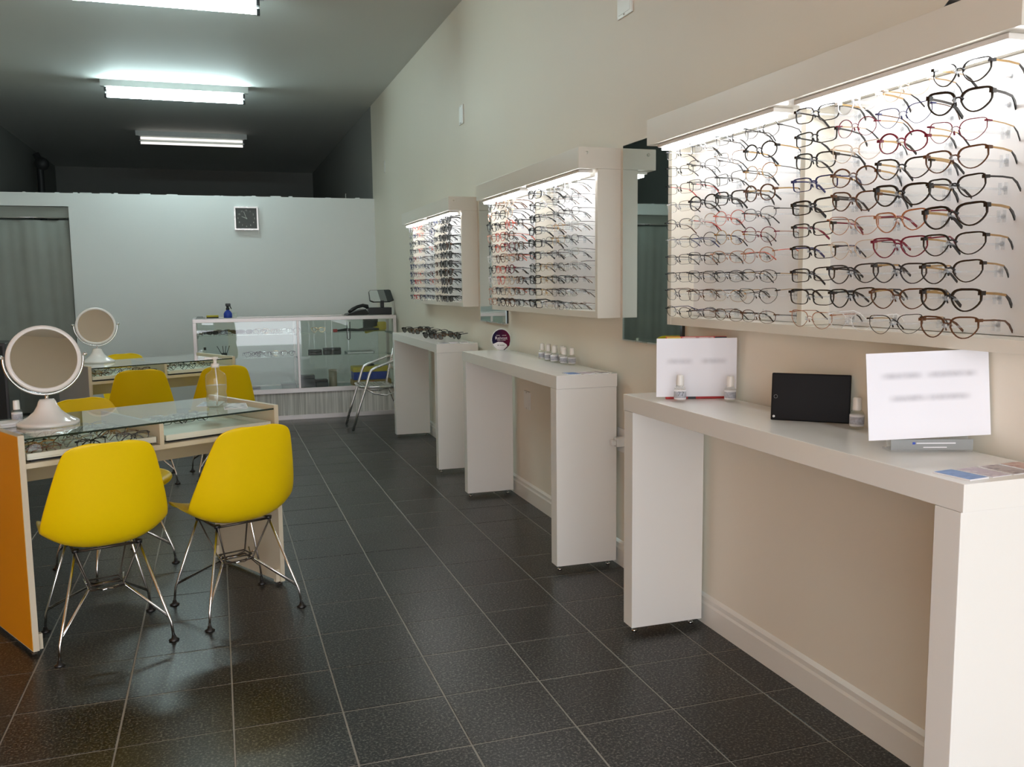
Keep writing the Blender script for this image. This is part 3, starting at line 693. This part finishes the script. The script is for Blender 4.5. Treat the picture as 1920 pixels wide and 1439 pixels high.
chair(-2.367, 3.855, 16, 'yellow plastic shell chair on wire legs, at the mirror end of the orange-ended desk')
chair(-1.857, 4.036, 22, 'yellow plastic shell chair on wire legs, at the aisle end of the orange-ended desk')
chair(-2.432, 4.85, 180+34, 'yellow shell chair on the partition side of the orange-ended desk')
chair(-2.44, 6.95, 6, 'yellow shell chair before the farther desk, at its mirror end')
chair(-1.885, 7.02, 8, 'yellow shell chair before the farther desk, at its aisle end')
chair(-2.56, 8.10, 180+25, 'yellow shell chair between the farther desk and the showcase')

# ------------------------------------------------------------------ table mirrors
def table_mirror(D, p, face, tilt, label):
    """p: base centre, face: yaw of the disc normal (0 = towards -Y)"""
    t = thing('table_mirror', label, 'mirror', p, face, 'round white table mirrors')
    MB().lathe([(.118, 0), (.119, .012), (.113, .017), (.104, .021), (.094, .026), (.072, .040), (.052, .058), (.039, .080), (.033, .098), (.027, .107), (0, .108)], 'white_gloss', 36).obj('base', t)
    MB().lathe([(.007, .106), (.007, .125)], 'chrome', 12).obj('neck', t)
    R = .149; zc = .126+R
    yoke = [(R*math.sin(a), .012, zc-R*math.cos(a)) for a in [math.radians(-96+192*i/32) for i in range(33)]]
    MB().tube(yoke, .0052, 'chrome', 8).obj('yoke', t)
    h = ob('head', None, t, (0, 0, zc)); h.rotation_euler = (tilt, 0, 0)
    bpy.data.objects.remove(h)
    T = TR((0, 0, zc), rx=tilt)
    hd = MB().lathe([(.124, -.010), (.128, -.013), (.139, -.011), (.1415, 0), (.139, .012), (.0, .014)], 'white_gloss', 48, T @ Matrix.Rotation(PI/2, 4, 'X') @ Matrix.Scale(-1, 4, (0, 0, 1)), caps=False).obj('rim', t)
    MB().poly([(.1250*math.cos(2*PI*k/64), .1250*math.sin(2*PI*k/64)) for k in range(64)], .003, 'mirror_glass', T @ TR((0, -.0098, 0))).obj('mirror_face', t)
    for s in (-1, 1): MB().lathe([(0, 0), (.008, 0), (.008, .012), (.004, .016), (0, .017)], 'chrome', 12, TR((s*R, .006, zc+.012), ry=s*PI/2)).obj('pivot_knob', t)
table_mirror(D1, (-2.575, 4.10, .8555), math.radians(15), math.radians(-12.5), 'round white table mirror on the desk with orange end panel')
table_mirror(D2, (-2.757, 7.36, .8555), math.radians(10.5), math.radians(-7.2), 'round white table mirror on the desk nearer the partition')
# pump bottle on the near desk
t = thing('pump_bottle', 'clear pump bottle half full of gel on the desk', 'bottle', (-1.905, 4.385, .8555))
MB().lathe([(.044, 0), (.0475, .004), (.0475, .05), (.044, .07), (.0475, .09), (.0475, .14), (.043, .156), (.022, .172), (.017, .176), (.017, .19)], 'pet_plastic', 32).obj('bottle_body', t)
MB().lathe([(.042, .003), (.0455, .006), (.0455, .05), (.042, .07), (.0455, .09), (.0455, .104), (0, .104)], 'gel', 32).obj('gel_fill', t)
pu = MB().lathe([(.019, .188), (.019, .205), (.008, .207), (.008, .225), (.015, .226), (.015, .236), (0, .238)], 'white_plastic', 20).obj('pump', t)
MB().box((-.048, -.007, .226), (0, .007, .236), 'white_plastic', bev=.003).obj('spout', pu)
MB().tube([(0, 0, .01), (.006, 0, .08), (0, 0, .19)], .003, 'white_plastic', 8).obj('dip_tube', t)
def card(name, p, w, d, rz, mat, label, cat='card', group=None, z=.0012, stripe=None):
    t = thing(name, label, cat, p, rz, group)
    MB().box((-w/2, -d/2, 0), (w/2, d/2, z), 'paper').obj('stack', t)
    MB().box((-w/2+.002, -d/2+.002, z), (w/2-.002, d/2-.002, z+.0003), mat).obj('printed_face', t)
    return t
pl = dloc(D1, .97, .36, .8555); card('leaflet', pl, .17, .10, D1[1]+.9, 'card_grey', 'grey photo leaflet lying by the pump bottle', 'leaflet', z=.002)
pl = dloc(D1, 1.01, .20, .8555); card('leaflet', pl, .19, .105, D1[1]+1.1, 'card_photo', 'brownish photo leaflet at the aisle edge of the desk', 'leaflet', z=.002)
pl = dloc(D1, .05, .40, .8555)
t = thing('tissue', 'folded white tissue at the corner of the orange-ended desk', 'tissue', pl, D1[1]+.1)
MB().box((-.02, -.07, 0), (.11, .05, .010), 'paper', bev=.004).obj('lower_fold', t); MB().box((-.015, -.065, .0101), (.09, .045, .017), 'paper', bev=.004).obj('upper_fold', t)

# small lens cleaner bottles
def cleaner_bottle(p, label, group, rz=0, s=1.0):
    t = thing('lens_cleaner', label, 'bottle', p, rz, group); t.scale = (s, s, s)
    MB().lathe([(.0195, 0), (.021, .003), (.021, .048), (.016, .056), (.012, .058)], 'pet_plastic', 20).obj('bottle_body', t)
    MB().lathe([(.0212, .010), (.0212, .044)], 'paper', 20).lathe([(.0214, .016), (.0214, .038)], 'label_print', 20).obj('label_wrap', t)
    MB().lathe([(.0135, .057), (.0135, .062), (.0125, .092), (.011, .096), (0, .096)], 'white_plastic', 20).obj('cap', t)
    return t
G1 = 'small lens cleaner bottles'
BOT1 = cleaner_bottle((-.262, 2.925, CH), 'small lens cleaner bottle before the paper with red frame, at its aisle edge', G1, math.radians(-29), 1.05)
cleaner_bottle((-.092, 2.855, CH), 'small lens cleaner bottle before the paper with red frame, at its wall edge', G1, 2, 1.0)
cleaner_bottle((-.075, 2.185, CH), 'small lens cleaner bottle right beside the black tablet', G1, 1, 1.0)
cleaner_bottle((-.058, 2.11, CH), 'small lens cleaner bottle half hidden by the large printed paper', G1, 2.2, 1.0)
for i, (x, y) in enumerate([(-.098, 4.85), (-.075, 4.80), (-.10, 4.745), (-.078, 4.69), (-.108, 4.63), (-.072, 4.60)]):
    cleaner_bottle((x, y, CH), 'small lens cleaner bottle in the cluster on the counter with round sign', G1, i*.7, .98)
for i, (x, y) in enumerate([(-.102, 4.50), (-.075, 4.45)]):
    cleaner_bottle((x, y, CH), 'small lens cleaner bottle set apart from the cluster on the counter', G1, i*.9+1, .98)
cleaner_bottle(onz(33, 793, .8555), 'small lens cleaner bottle behind the table mirror on the orange-ended desk', G1, .4, 1.0)
cleaner_bottle(dloc(D2, .06, .50, .8555), 'small lens cleaner bottle behind the table mirror on the farther desk', G1, .4, 1.0)

# ------------------------------------------------------------------ things on the nearest counter
def sheet(name, p, rz, w, h, lean, mat, label, roll=0):
    t = thing(name, label, 'paper', p, rz)
    o = MB().box((-w/2, -.0006, 0), (w/2, .0006, h), mat).obj('printed_sheet', t); o.rotation_euler = (lean, roll, 0)
    return t
ang = math.atan2(2.918-3.011, .30)
s1 = Vector((-.170, 2.958, CH+.008))
t = thing('picture_frame', 'red and black framed picture standing behind the white paper', 'picture frame', (-.165, 2.978, CH), ang)
q = MB().box((-.115, 0, 0), (.115, .012, .238), 'red_plastic', bev=.002).obj('frame', t)
MB().box((-.113, -.0012, .222), (-.06, 0, .2365), 'yellow_plastic').obj('yellow_corner', q); MB().box((.07, -.0012, .215), (.115, 0, .2365), 'black_plastic').obj('black_corner', q)
MB().box((-.055, -.0012, .222), (.065, 0, .2365), 'card_skin').obj('picture', q)
MB().box((-.03, -.0012, 0), (.0, 0, .012), 'black_plastic').obj('black_bar', q)
sheet('printed_paper', (-.170, 2.966, CH+.0105), ang, .305, .222, 0, 'sheet_a', 'white printed paper leaning on the red frame')
# LCD writing tablet
t = thing('writing_tablet', 'black writing tablet leaning against the wall between the papers', 'tablet', (-.118, 2.352, CH), math.radians(-43.6))
tl = math.radians(-6); b = MB(); T = TR(rx=tl)
o = MB().box((-.12, -.004, 0), (.12, .004, .152), 'tablet_screen', T, bev=.0039).obj('body', t)
MB().box((-.092, -.0046, .012), (.105, -.0041, .14), 'tablet_screen', T).obj('screen', o)
MB().tube([(-.106+.0055*math.cos(a), -.0043, .076+.0055*math.sin(a)) for a in [2*PI*k/16 for k in range(16)]], .0005, 'grey_card', 5, True, T).obj('button_ring', o)
MB().lathe([(0, 0), (.004, 0), (.004, .0008), (0, .001)], 'paper', 12, T @ TR((-.110, -.004, .012), rx=PI/2)).obj('lanyard_hole', o)
# second sheet on an acrylic holder
a2 = math.radians(-20)
t = thing('leaflet_holder', 'low grey leaflet holder standing under the large printed paper', 'holder', (-.135, 1.84, CH), a2)
o = MB().box((-.105, -.028, 0), (.105, .03, .006), 'acrylic', bev=.001).obj('foot', t)
MB().box((-.105, -.028, .0062), (.105, -.025, .034), 'grey_card').obj('front_lip', t)
MB().box((-.105, .0, .0062), (.105, .003, .20), 'acrylic').obj('back_plate', t)
MB().box((-.05, -.0288, .021), (-.043, -.0282, .027), 'blue_plastic').box((-.040, -.0288, .0225), (.06, -.0282, .0255), 'paper').box((-.022, -.0288, .012), (.038, -.0282, .0145), 'paper').obj('lettering', t)
q = Vector((-.165, 1.800, CH+.042))
sheet('printed_paper', q, math.radians(-14), .325, .222, math.radians(-5), 'sheet_b', 'white printed paper propped on the low grey holder', math.radians(-1.5))
# cards at the near end
cg = 'small cards at the end of a counter'
card('leaflet', (-.292, 1.572, CH), .062, .098, .12, 'card_blue', 'blue card at the front corner of the tablet counter', 'card', cg, z=.003)
card('leaflet', (-.217, 1.580, CH), .062, .098, .10, 'card_pink', 'pale pink card on the tablet counter, next to the blue card', 'card', cg)
card('leaflet', (-.146, 1.585, CH), .062, .098, .06, 'card_mauve', 'mauve grey card on the tablet counter, next to the pink card', 'card', cg)
card('leaflet', (-.076, 1.590, CH), .062, .098, .05, 'card_skin', 'reddish photo card on the tablet counter, by the wall', 'card', cg)
for i, (x, m, c) in enumerate([(-.245, 'card_blue', 'blue grey'), (-.175, 'card_pink', 'pale'), (-.10, 'card_mauve', 'mauve')]):
    card('leaflet', (x, 4.035, CH), .062, .10, .1*i, m, '%s card at the end of the counter with round sign' % c, 'card', cg, z=.002)
for i, (x, m, c) in enumerate([(-.285, 'card_grey', 'grey'), (-.20, 'card_pink', 'pale'), (-.12, 'card_mauve', 'mauve')]):
    card('leaflet', (x, 6.50, CH), .062, .10, -.1*i, m, '%s card at the end of the counter with sunglasses' % c, 'card', cg, z=.002)
# round sign
t = thing('round_sign', 'round purple and white sign standing on the counter', 'sign', (-.105, 5.615, CH), math.radians(-14))
RS = .062; ex = 1.06; ez = 1.18; zc = RS*ez
circ = lambda r, n=40: [(r*ex*math.cos(2*PI*k/n), zc+r*ez*math.sin(2*PI*k/n)) for k in range(n)]
MB().poly(circ(RS), .004, 'acrylic').obj('back_plate', t)
inner = [(RS*.92*ex*math.cos(a), zc+RS*.92*ez*math.sin(a)) for a in [math.radians(-24+228*k/30) for k in range(31)]]
low = [(x, z) for x, z in [(-.045*ex, zc-.022*ez), (-.02, zc-.012*ez), (.012, zc-.014*ez), (.033, zc-.026*ez), (.044, zc-.034*ez)]]
MB().poly(inner+low, -.0010, 'sign_purple', TR((0, -.0002, 0))).obj('purple_field', t)
tail = [(.053*ex, zc-.022*ez), (.036, zc-.026*ez), (.040, zc-.038*ez), (.015, zc-.058*ez), (.020, zc-.060*ez), (.050*ex, zc-.034*ez)]
MB().poly(tail, -.0011, 'sign_purple', TR((0, -.0002, 0))).obj('tail_stroke', t)
MB().poly([(x, z) for x, z in circ(RS*.93) if z < zc-.002], -.0006, 'paper', TR((0, -.0001, 0))).obj('white_field', t)
def text(body, size, mat, parent, loc, rot, name='lettering', ext=.0002, bold=0):
    cu = bpy.data.curves.new(name, 'FONT'); cu.body = body; cu.size = size; cu.align_x = 'CENTER'; cu.align_y = 'CENTER'; cu.extrude = ext; cu.offset = bold
    o = bpy.data.objects.new('tmp', cu); COL.objects.link(o); dg = bpy.context.evaluated_depsgraph_get()
    me = bpy.data.meshes.new_from_object(o.evaluated_get(dg)); bpy.data.objects.remove(o)
    me.materials.clear(); me.materials.append(MAT[mat]); n = ob(name, me, parent, loc, rot); return n
text('77', .024, 'black_plastic', BOT1, (.003, -.0218, .030), (PI/2, 0, 0), bold=-.0004)
text('Reivost', .027, 'card_pink', t, (0, -.0018, zc+.010), (PI/2, 0, 0), bold=.0004)
text('LENTES', .008, 'card_pink', t, (0, -.0018, zc-.006), (PI/2, 0, 0)) if False else None
for k, (x0, x1, zz) in enumerate([(-.034, -.008, .026), (.006, .034, .026), (-.026, -.004, -.006), (0, .030, -.006)]):
    MB().box((x0, -.0018, zc+zz), (x1, -.0013, zc+zz+.004), 'card_mauve').obj('small_print', t)
MB().box((-.024, -.0014, zc-.040), (-.018, -.0008, zc-.034), 'black_plastic').box((-.012, -.0014, zc-.0395), (.022, -.0008, zc-.0355), 'grey_card').obj('small_logo', t)
# sunglasses lying on the far counter
for i, (x, y, yaw) in enumerate([(-.255, 7.96, 60), (-.24, 7.69, 70), (-.085, 8.02, 50), (-.145, 7.45, 75), (-.265, 7.06, 62), (-.235, 6.86, 72), (-.085, 7.15, 60), (-.085, 6.87, 78)]):
    Mx = Matrix.Translation((x, y, CH+.0275)) @ Matrix.Rotation(math.radians(-yaw), 4, 'Z') @ Matrix.Rotation(math.radians(8), 4, 'X')
    col = ['black', 'brown', 'gunmetal', 'black', 'black', 'brown', 'gunmetal', 'black'][i]
    spectacles('sunglasses', ['butterfly', 'square', 'aviator', 'butterfly'][i % 4], THK if i != 6 else TMID, col, col, 'lens_tint',
               '%s sunglasses lying on the counter, %s from its chair end' % (col, ORD[i]), 'sunglasses laid out on the counter', Mx, True, cat='sunglasses', scale=.98)

# ================================================================== CLOCK
t = thing('wall_clock', 'square dark wall clock in a silver frame on the partition', 'clock', (-1.508, YP, 2.20))
h = .134
MB().box((-h, -.035, -h), (h, 0, -h+.016), 'aluminium').box((-h, -.035, h-.016), (h, 0, h), 'aluminium').box((-h, -.035, -h+.0162), (-h+.016, 0, h-.0162), 'aluminium').box((h-.016, -.035, -h+.0162), (h, 0, h-.0162), 'aluminium').obj('frame', t)
MB().box((-h+.0162, -.02, -h+.0162), (h-.0162, 0, h-.0162), 'clock_face').obj('dial', t)
for k in range(12):
    a = PI/2-k*PI/6; n = text(str(12 if k == 0 else k), .026, 'clock_mark', t, (.092*math.cos(a), -.0206, .092*math.sin(a)), (PI/2, 0, 0), 'numeral')
for ln, a, w in ((.055, math.radians(158), .006), (.082, math.radians(108), .0045)):
    MB().box((-.012, -.0015, -w/2), (ln, 0, w/2), 'clock_mark', Matrix.Rotation(-a, 4, 'Y')).obj('hand', t, (0, -.0215 if ln < .06 else -.0235, 0))
MB().lathe([(0, 0), (.008, 0), (.008, .005), (0, .006)], 'clock_mark', 12, TR((0, -.02, 0), rx=PI/2)).obj('hub', t)

# ================================================================== SHOWCASE
SX0, SX1, SY0, SY1, SZ0, SZ1 = -2.125, -.035, 9.60, 10.08, .315, 1.085
t = thing('glass_showcase', 'aluminium framed glass showcase on a pale wood base', 'showcase', (0, 0, 0))
b = MB().box((SX0+.02, SY0+.02, .045), (SX1-.02, SY1-.02, SZ0-.03), 'pale_wood').obj('base_cabinet', t)
MB().box((SX0+.01, SY0+.012, .0), (SX1-.01, SY0+.03, .0448), 'aluminium_pale').obj('plinth', b)
def fr(a, c, nm='frame_rail'): MB().box(a, c, 'aluminium_pale', bev=.002).obj(nm, t)
w = .034
for z0, z1 in ((SZ0-.03, SZ0+.018), (SZ1-w-.004, SZ1)):
    fr((SX0, SY0, z0), (SX1, SY0+.03, z1)); fr((SX0, SY1-.03, z0), (SX1, SY1, z1))
    for x in (SX0, SX1-.03): fr((x, SY0+.0302, z0), (x+.03, SY1-.0302, z1))
for x in (SX0, SX1-w):
    for y in (SY0, SY1-.03): fr((x, y, SZ0+.0182), (x+w, y+.03, SZ1-w-.0042), 'frame_post')
fr((-1.096, SY0+.002, SZ0+.0182), (-1.072, SY0+.022, SZ1-w-.0042), 'centre_post'); fr((-1.10, SY1-.022, SZ0+.0182), (-1.076, SY1-.002, SZ1-w-.0042), 'centre_post')
MB().box((SX0+.03, SY0+.03, SZ0-.002), (SX1-.03, SY1-.03, SZ0+.006), 'grey_card').obj('case_floor', t)
for a, c in (((SX0+w, SY0+.008, SZ0+.018), (-1.0965, SY0+.013, SZ1-w-.004)), ((-1.0715, SY0+.008, SZ0+.018), (SX1-w, SY0+.013, SZ1-w-.004))): MB().box(a, c, 'case_glass').obj('front_pane', t)
MB().box((SX0+.012, SY0+.03, SZ0+.018), (SX0+.017, SY1-.03, SZ1-w-.004), 'case_glass').obj('side_pane', t)
MB().box((SX0+.03, SY0+.03, SZ1-.012), (SX1-.03, SY1-.03, SZ1-.005), 'case_glass').obj('top_pane', t)
SH1, SH2 = .912, .672
for z in (SH1, SH2):
    MB().box((SX0+.035, SY0+.05, z-.006), (SX1-.035, SY1-.06, z), 'case_glass').obj('glass_shelf', t)
    for x in (SX0+.035, -1.09, SX1-.05): MB().box((x, SY0+.06, z-.032), (x+.012, SY1-.031, z-.0062), 'grey_card').obj('shelf_bracket', t)
def case_specs(xs, y, z, pal, lensm, nm, kind='eyeglasses'):
    for i, x in enumerate(xs):
        st = pick(['rectangle', 'square', 'butterfly', 'oval']); c = pal[i % len(pal)]
        Mx = Matrix.Translation((x, y+random.uniform(-.02, .02), z+.0275)) @ Matrix.Rotation(math.radians(random.uniform(-12, 12)), 4, 'Z')
        spectacles(kind, st, THK, c, c, lensm, '%s %s in the showcase, %s' % (c, kind, nm % ORD[i]), 'eyewear in the showcase', Mx, False, cat=kind)
case_specs([-2.0+.13*i for i in range(4)], 9.70, SH1, ['black', 'brown', 'black', 'gunmetal'], 'lens_tint', 'upper shelf front, %s dark pair from the clear bottle', 'sunglasses')
case_specs([-1.96+.13*i for i in range(3)], 9.80, SH1, ['black', 'gunmetal', 'black'], 'lens_tint', 'upper shelf back, %s dark pair from the clear bottle', 'sunglasses')
case_specs([-1.47+.115*i for i in range(4)], 9.70, SH1, ['gunmetal', 'rose gold', 'silver', 'black'], 'lens_clear', 'upper shelf front, %s pale pair')
case_specs([-1.44+.115*i for i in range(3)], 9.79, SH1, ['gold', 'silver', 'crystal'], 'lens_clear', 'upper shelf back, %s pale pair')
case_specs([-1.56+.125*i for i in range(4)], 9.70, SH2, ['gunmetal', 'black', 'silver', 'black'], 'lens_clear', 'lower shelf front, %s pair from the tool cup')
case_specs([-1.52+.125*i for i in range(3)], 9.79, SH2, ['gunmetal', 'silver', 'gold'], 'lens_clear', 'lower shelf back, %s pair from the tool cup')
case_specs([-.86], 9.72, SH1, ['gold'], 'lens_clear', 'upper shelf, %s pair past the centre post')
# contents
def simple(name, label, cat, p, build):
    t = thing(name, label, cat, p); build(t); return t
def jar(t):
    MB().lathe([(.022, 0), (.024, .004), (.024, .07), (.012, .088)], 'pet_plastic', 16).obj('bottle_body', t); MB().lathe([(.013, .088), (.013, .115), (0, .116)], 'black_plastic', 14).obj('cap', t)
simple('dropper_bottle', 'small clear bottle with black cap on the showcase lower shelf', 'bottle', (-2.02, 9.75, SH2), jar)
def cup(t):
    MB().lathe([(.026, 0), (.03, .05), (.028, .05), (.024, .004), (0, .004)], 'black_plastic', 16).obj('cup', t)
    for k, (dx, dy) in enumerate(((-.07, 0), (-.015, .02), (.02, -.01), (.055, .01))): MB().tube([(dx*.15, dy*.3, .006), (dx, dy, .125)], .0035, 'black_plastic', 6).obj('screwdriver', t)
simple('tool_cup', 'black cup of slim screwdrivers on the showcase lower shelf', 'cup', (-1.83, 9.75, SH2), cup)
def case_(w, d, h, m, lid=.5):
    def f(t):
        MB().box((-w/2, -d/2, 0), (w/2, d/2, h*lid), m, bev=.006).obj('base', t); MB().box((-w/2+.001, -d/2+.001, h*lid+.001), (w/2-.001, d/2-.001, h), m, bev=.006).obj('lid', t)
    return f
simple('spectacle_case', 'black open spectacle case on the showcase lower shelf', 'case', (-.90, 9.75, SH2), case_(.14, .08, .055, 'black_plastic'))
simple('spectacle_case', 'black slanted spectacle case beside the open one on the lower shelf', 'case', (-.72, 9.75, SH2), case_(.19, .08, .07, 'black_plastic', .6))
simple('card_box', 'dark grey box with lid on the showcase floor by the centre post', 'box', (-.99, 9.74, SZ0+.006), case_(.15, .12, .135, 'dark_box', .75))
simple('card_box', 'low dark box beside the taller dark box on the showcase floor', 'box', (-.845, 9.72, SZ0+.006), case_(.13, .12, .085, 'dark_box', .7))
simple('card_box', 'grey box on the showcase floor left of the centre post', 'box', (-1.19, 9.74, SZ0+.006), case_(.16, .12, .06, 'grey_card', .7))
simple('card_box', 'flat dark box on the showcase floor near the desk chair', 'box', (-1.58, 9.73, SZ0+.006), case_(.2, .14, .03, 'dark_box', .6))
simple('canister', 'tan cylindrical canister on the showcase floor', 'canister', (-.72, 9.74, SZ0+.006), lambda t: (MB().lathe([(.042, 0), (.044, .003), (.044, .165), (0, .165)], 'tan_ceramic', 24).obj('body', t), MB().lathe([(.0455, .1655), (.0455, .185), (0, .187)], 'tan_ceramic', 24).obj('lid', t)))
simple('tool_box', 'blue toolbox with yellow lid behind the aluminium chair', 'toolbox', (-.31, 9.80, SZ0+.066), lambda t: (MB().box((-.19, -.1, 0), (.19, .1, .085), 'blue_plastic', bev=.008).obj('body', t), MB().box((-.195, -.102, .0855), (.195, .102, .145), 'yellow_plastic', bev=.01).obj('lid', t), MB().box((-.05, -.03, .1455), (.05, .03, .165), 'black_plastic', bev=.006).obj('handle', t)))
simple('carton', 'flat brown carton with red mark under the blue toolbox', 'carton', (-.30, 9.80, SZ0+.006), lambda t: (MB().box((-.21, -.11, 0), (.21, .11, .058), 'brown_card', bev=.002).obj('body', t), MB().box((-.02, -.1106, .015), (.02, -.1101, .045), 'red_plastic').obj('red_mark', t)))
simple('cable_bundle', 'dark cable bundle lying on the showcase upper shelf', 'cable', (-.40, 9.75, SH1), lambda t: (MB().tube([(-.26, .0, .012), (-.15, .02, .02), (-.03, -.01, .014), (.08, .02, .024), (.2, 0, .016)], [.010, .017, .013, .022, .012], 'black_plastic', 8).obj('coil', t), MB().box((-.30, -.02, 0), (-.255, .02, .03), 'red_plastic', bev=.006).obj('red_clip', t)))
simple('hand_tool', 'yellow handled tool on the showcase upper shelf', 'tool', (-.20, 9.86, SH1), lambda t: (MB().box((-.14, -.03, 0), (.03, .03, .045), 'yellow_plastic', TR(ry=math.radians(-14)), bev=.014).obj('grip', t), MB().box((-.0, -.025, .0), (.10, .025, .095), 'yellow_plastic', bev=.02).obj('head', t)))
simple('dark_carton', 'dark carton standing at the back of the showcase upper shelf', 'carton', (-.26, 9.955, SH1), case_(.16, .08, .125, 'dark_box', .8))
simple('binder', 'grey flat binder on the showcase lower shelf', 'binder', (-.42, 9.77, SH2), lambda t: (MB().box((-.15, -.1, 0), (.15, .1, .022), 'grey_card', bev=.004).obj('cover', t), MB().box((-.14, -.101, .004), (.14, -.0995, .018), 'paper').obj('pages', t)))
simple('hanging_strap', 'dark strap looped over the showcase upper shelf', 'strap', (-.548, 9.655, SH1), lambda t: MB().tube([(-.016, -.004, .11), (-.016, -.006, .0), (-.014, -.008, -.07), (0, -.008, -.085), (.014, -.008, -.07), (.016, -.006, 0), (.016, -.004, .11)], .005, 'black_plastic', 6).obj('loop', t))
# on top of the showcase
simple('spray_bottle', 'blue spray bottle with black trigger on the showcase', 'bottle', (-1.775, 9.85, SZ1), lambda t: (MB().lathe([(.040, 0), (.043, .005), (.043, .045), (.030, .068), (.016, .078), (.016, .084)], 'blue_plastic', 24).obj('bottle_body', t), MB().lathe([(.018, .0845), (.019, .10), (.014, .105), (.014, .125)], 'black_plastic', 16).box((-.022, -.014, .122), (.03, .014, .152), 'black_plastic', bev=.008).tube([(.022, 0, .125), (.032, 0, .105), (.036, 0, .092)], .005, 'black_plastic', 8).obj('trigger_head', t)))
simple('sponge', 'yellow sponge lying on the showcase', 'sponge', (-1.93, 9.85, SZ1), lambda t: (MB().box((-.06, -.04, 0), (.06, .04, .012), 'black_felt', bev=.003).obj('scouring_pad', t), MB().box((-.06, -.04, .0121), (.06, .04, .03), 'sponge', bev=.004).obj('foam', t)))
simple('clear_cup', 'small clear cup beside the blue spray bottle', 'cup', (-1.705, 9.85, SZ1), lambda t: (MB().lathe([(.018, 0), (.022, .05), (.0205, .05), (.017, .003), (0, .003)], 'pet_plastic', 16).obj('body', t), MB().lathe([(.0225, .047), (.0225, .051), (.0207, .051)], 'pet_plastic', 16).obj('rim', t)))
simple('folded_cloth', 'grey folded cloth lying at the showcase end', 'cloth', (-2.04, 9.85, SZ1), lambda t: (MB().box((-.05, -.05, 0), (.04, .05, .010), 'grey_card', bev=.003).obj('lower_fold', t), MB().box((-.045, -.045, .0101), (.02, .045, .020), 'grey_card', bev=.004).obj('upper_fold', t)))
# telephone
t = thing('desk_telephone', 'black desk telephone with handset on the showcase', 'telephone', (-.425, 9.86, SZ1), math.radians(6))
o = MB().poly([(-.125, 0), (.10, 0), (.115, .02), (.085, .065), (.03, .055), (-.11, .016)], .17, 'black_plastic', TR((0, -.085, 0))).obj('body', t)
MB().tube([(-.10, -.05, .034), (-.06, -.05, .062), (0, -.05, .092), (.06, -.05, .105), (.105, -.05, .094), (.112, -.05, .070)], [.016, .021, .018, .019, .024, .018], 'black_plastic', 12).obj('handset', t)
MB().poly([(-.05, .0), (.045, .034), (.04, .040), (-.05, .006)], .06, 'screen_white', TR((0, -.02, .035))).obj('keypad', t)
# payment terminal with panel
t = thing('counter_display', 'grey striped display panel on a black base, on the showcase by the wall', 'display', (-.17, 9.86, SZ1), 0)
MB().box((-.125, -.07, 0), (.125, .07, .08), 'black_plastic', bev=.006).obj('base', t)
MB().box((.01, -.018, .0802), (.05, .018, .155), 'black_plastic', bev=.004).obj('stem', t)
T = TR((.03, -.005, .152), rz=math.radians(4), rx=math.radians(-22))
hd = MB().poly([(-.135, .005), (-.10, -.012), (.09, -.012), (.135, .004), (.11, .125), (.09, .132), (-.12, .128), (-.137, .11)], .022, 'black_plastic', T).obj('panel', t)
for pts, m in (([(-.131, .008), (-.09, -.008), (-.015, -.009), (-.04, .125), (-.118, .124), (-.133, .108)], 'screen_white'), ([(-.013, -.009), (.06, -.009), (.035, .126), (-.038, .125)], 'screen_grey'), ([(.062, -.009), (.088, -.008), (.130, .006), (.107, .122), (.088, .128), (.037, .126)], 'screen_dark')):
    MB().poly(pts, -.0015, m, T).obj('panel_stripe', hd)
MB().box((-.03, .0, .155), (.09, .012, .25), 'black_plastic', T @ TR((0, 0, -.15))) if False else None

# ================================================================== ALUMINIUM ARMCHAIR (faces -X)
t = thing('bistro_armchair', 'tubular aluminium armchair standing before the showcase', 'chair', (-.45, 8.87, 0))
for s, nm in ((-1, 'near'), (1, 'far')):
    y = s*.235
    MB().tube([(-.225, y, 0), (-.165, y, .20), (-.085, y, .43), (-.050, y, .545), (-.030, y, .585), (.01, y, .608), (.20, y, .675), (.31, y, .70)], .0125, 'aluminium', 10).obj('front_leg', t)
    MB().tube([(.36, y, 0), (.28, y, .20), (.20, y*.98, .42), (.235, y*.96, .60), (.30, y*.94, .82)], .0125, 'aluminium', 10).obj('rear_leg', t)
    MB().tube([(-.09, y*.93, .405), (.0, y*.9, .35), (.12, y*.9, .33), (.20, y*.93, .36)], .008, 'aluminium', 8).obj('side_brace', t)
seat = MB().tube([(-.135, -.17, .42), (-.13, .17, .42), (-.10, .215, .42), (.20, .22, .41), (.20, -.22, .41), (-.10, -.215, .42)], .0115, 'aluminium', 8, closed=True).obj('seat_frame', t)
for k in range(8): x = -.10+k*.037; MB().box((x, -.212, .419), (x+.027, .212, .425), 'aluminium', bev=.002).obj('seat_slat', t)
MB().tube([(.30, -.22, .82), (.315, -.10, .855), (.315, .10, .855), (.30, .22, .82)], .0125, 'aluminium', 10).obj('back_rail', t)
for k in range(4): z = .56+k*.062; x = .235+k*.019; MB().box((x, -.215, z), (x+.005, .215, z+.04), 'aluminium', bev=.002).obj('back_slat', t)

# ================================================================== BLACK CABINET at the left
t = thing('floor_speaker', 'black upright cabinet near the doorway behind the desks', 'cabinet', (-3.58, 7.6, 0), 0)
MB().box((-.2, -.2, .03), (.2, .2, 1.02), 'black_plastic', bev=.006).obj('body', t)
MB().box((-.18, -.206, .06), (.18, -.2005, 1.0), 'black_felt').obj('front_panel', t)
for x in (-.16, .16): MB().lathe([(.02, 0), (.02, .031)], 'black_plastic', 10, TR((x, -.15, 0))).obj('foot', t)
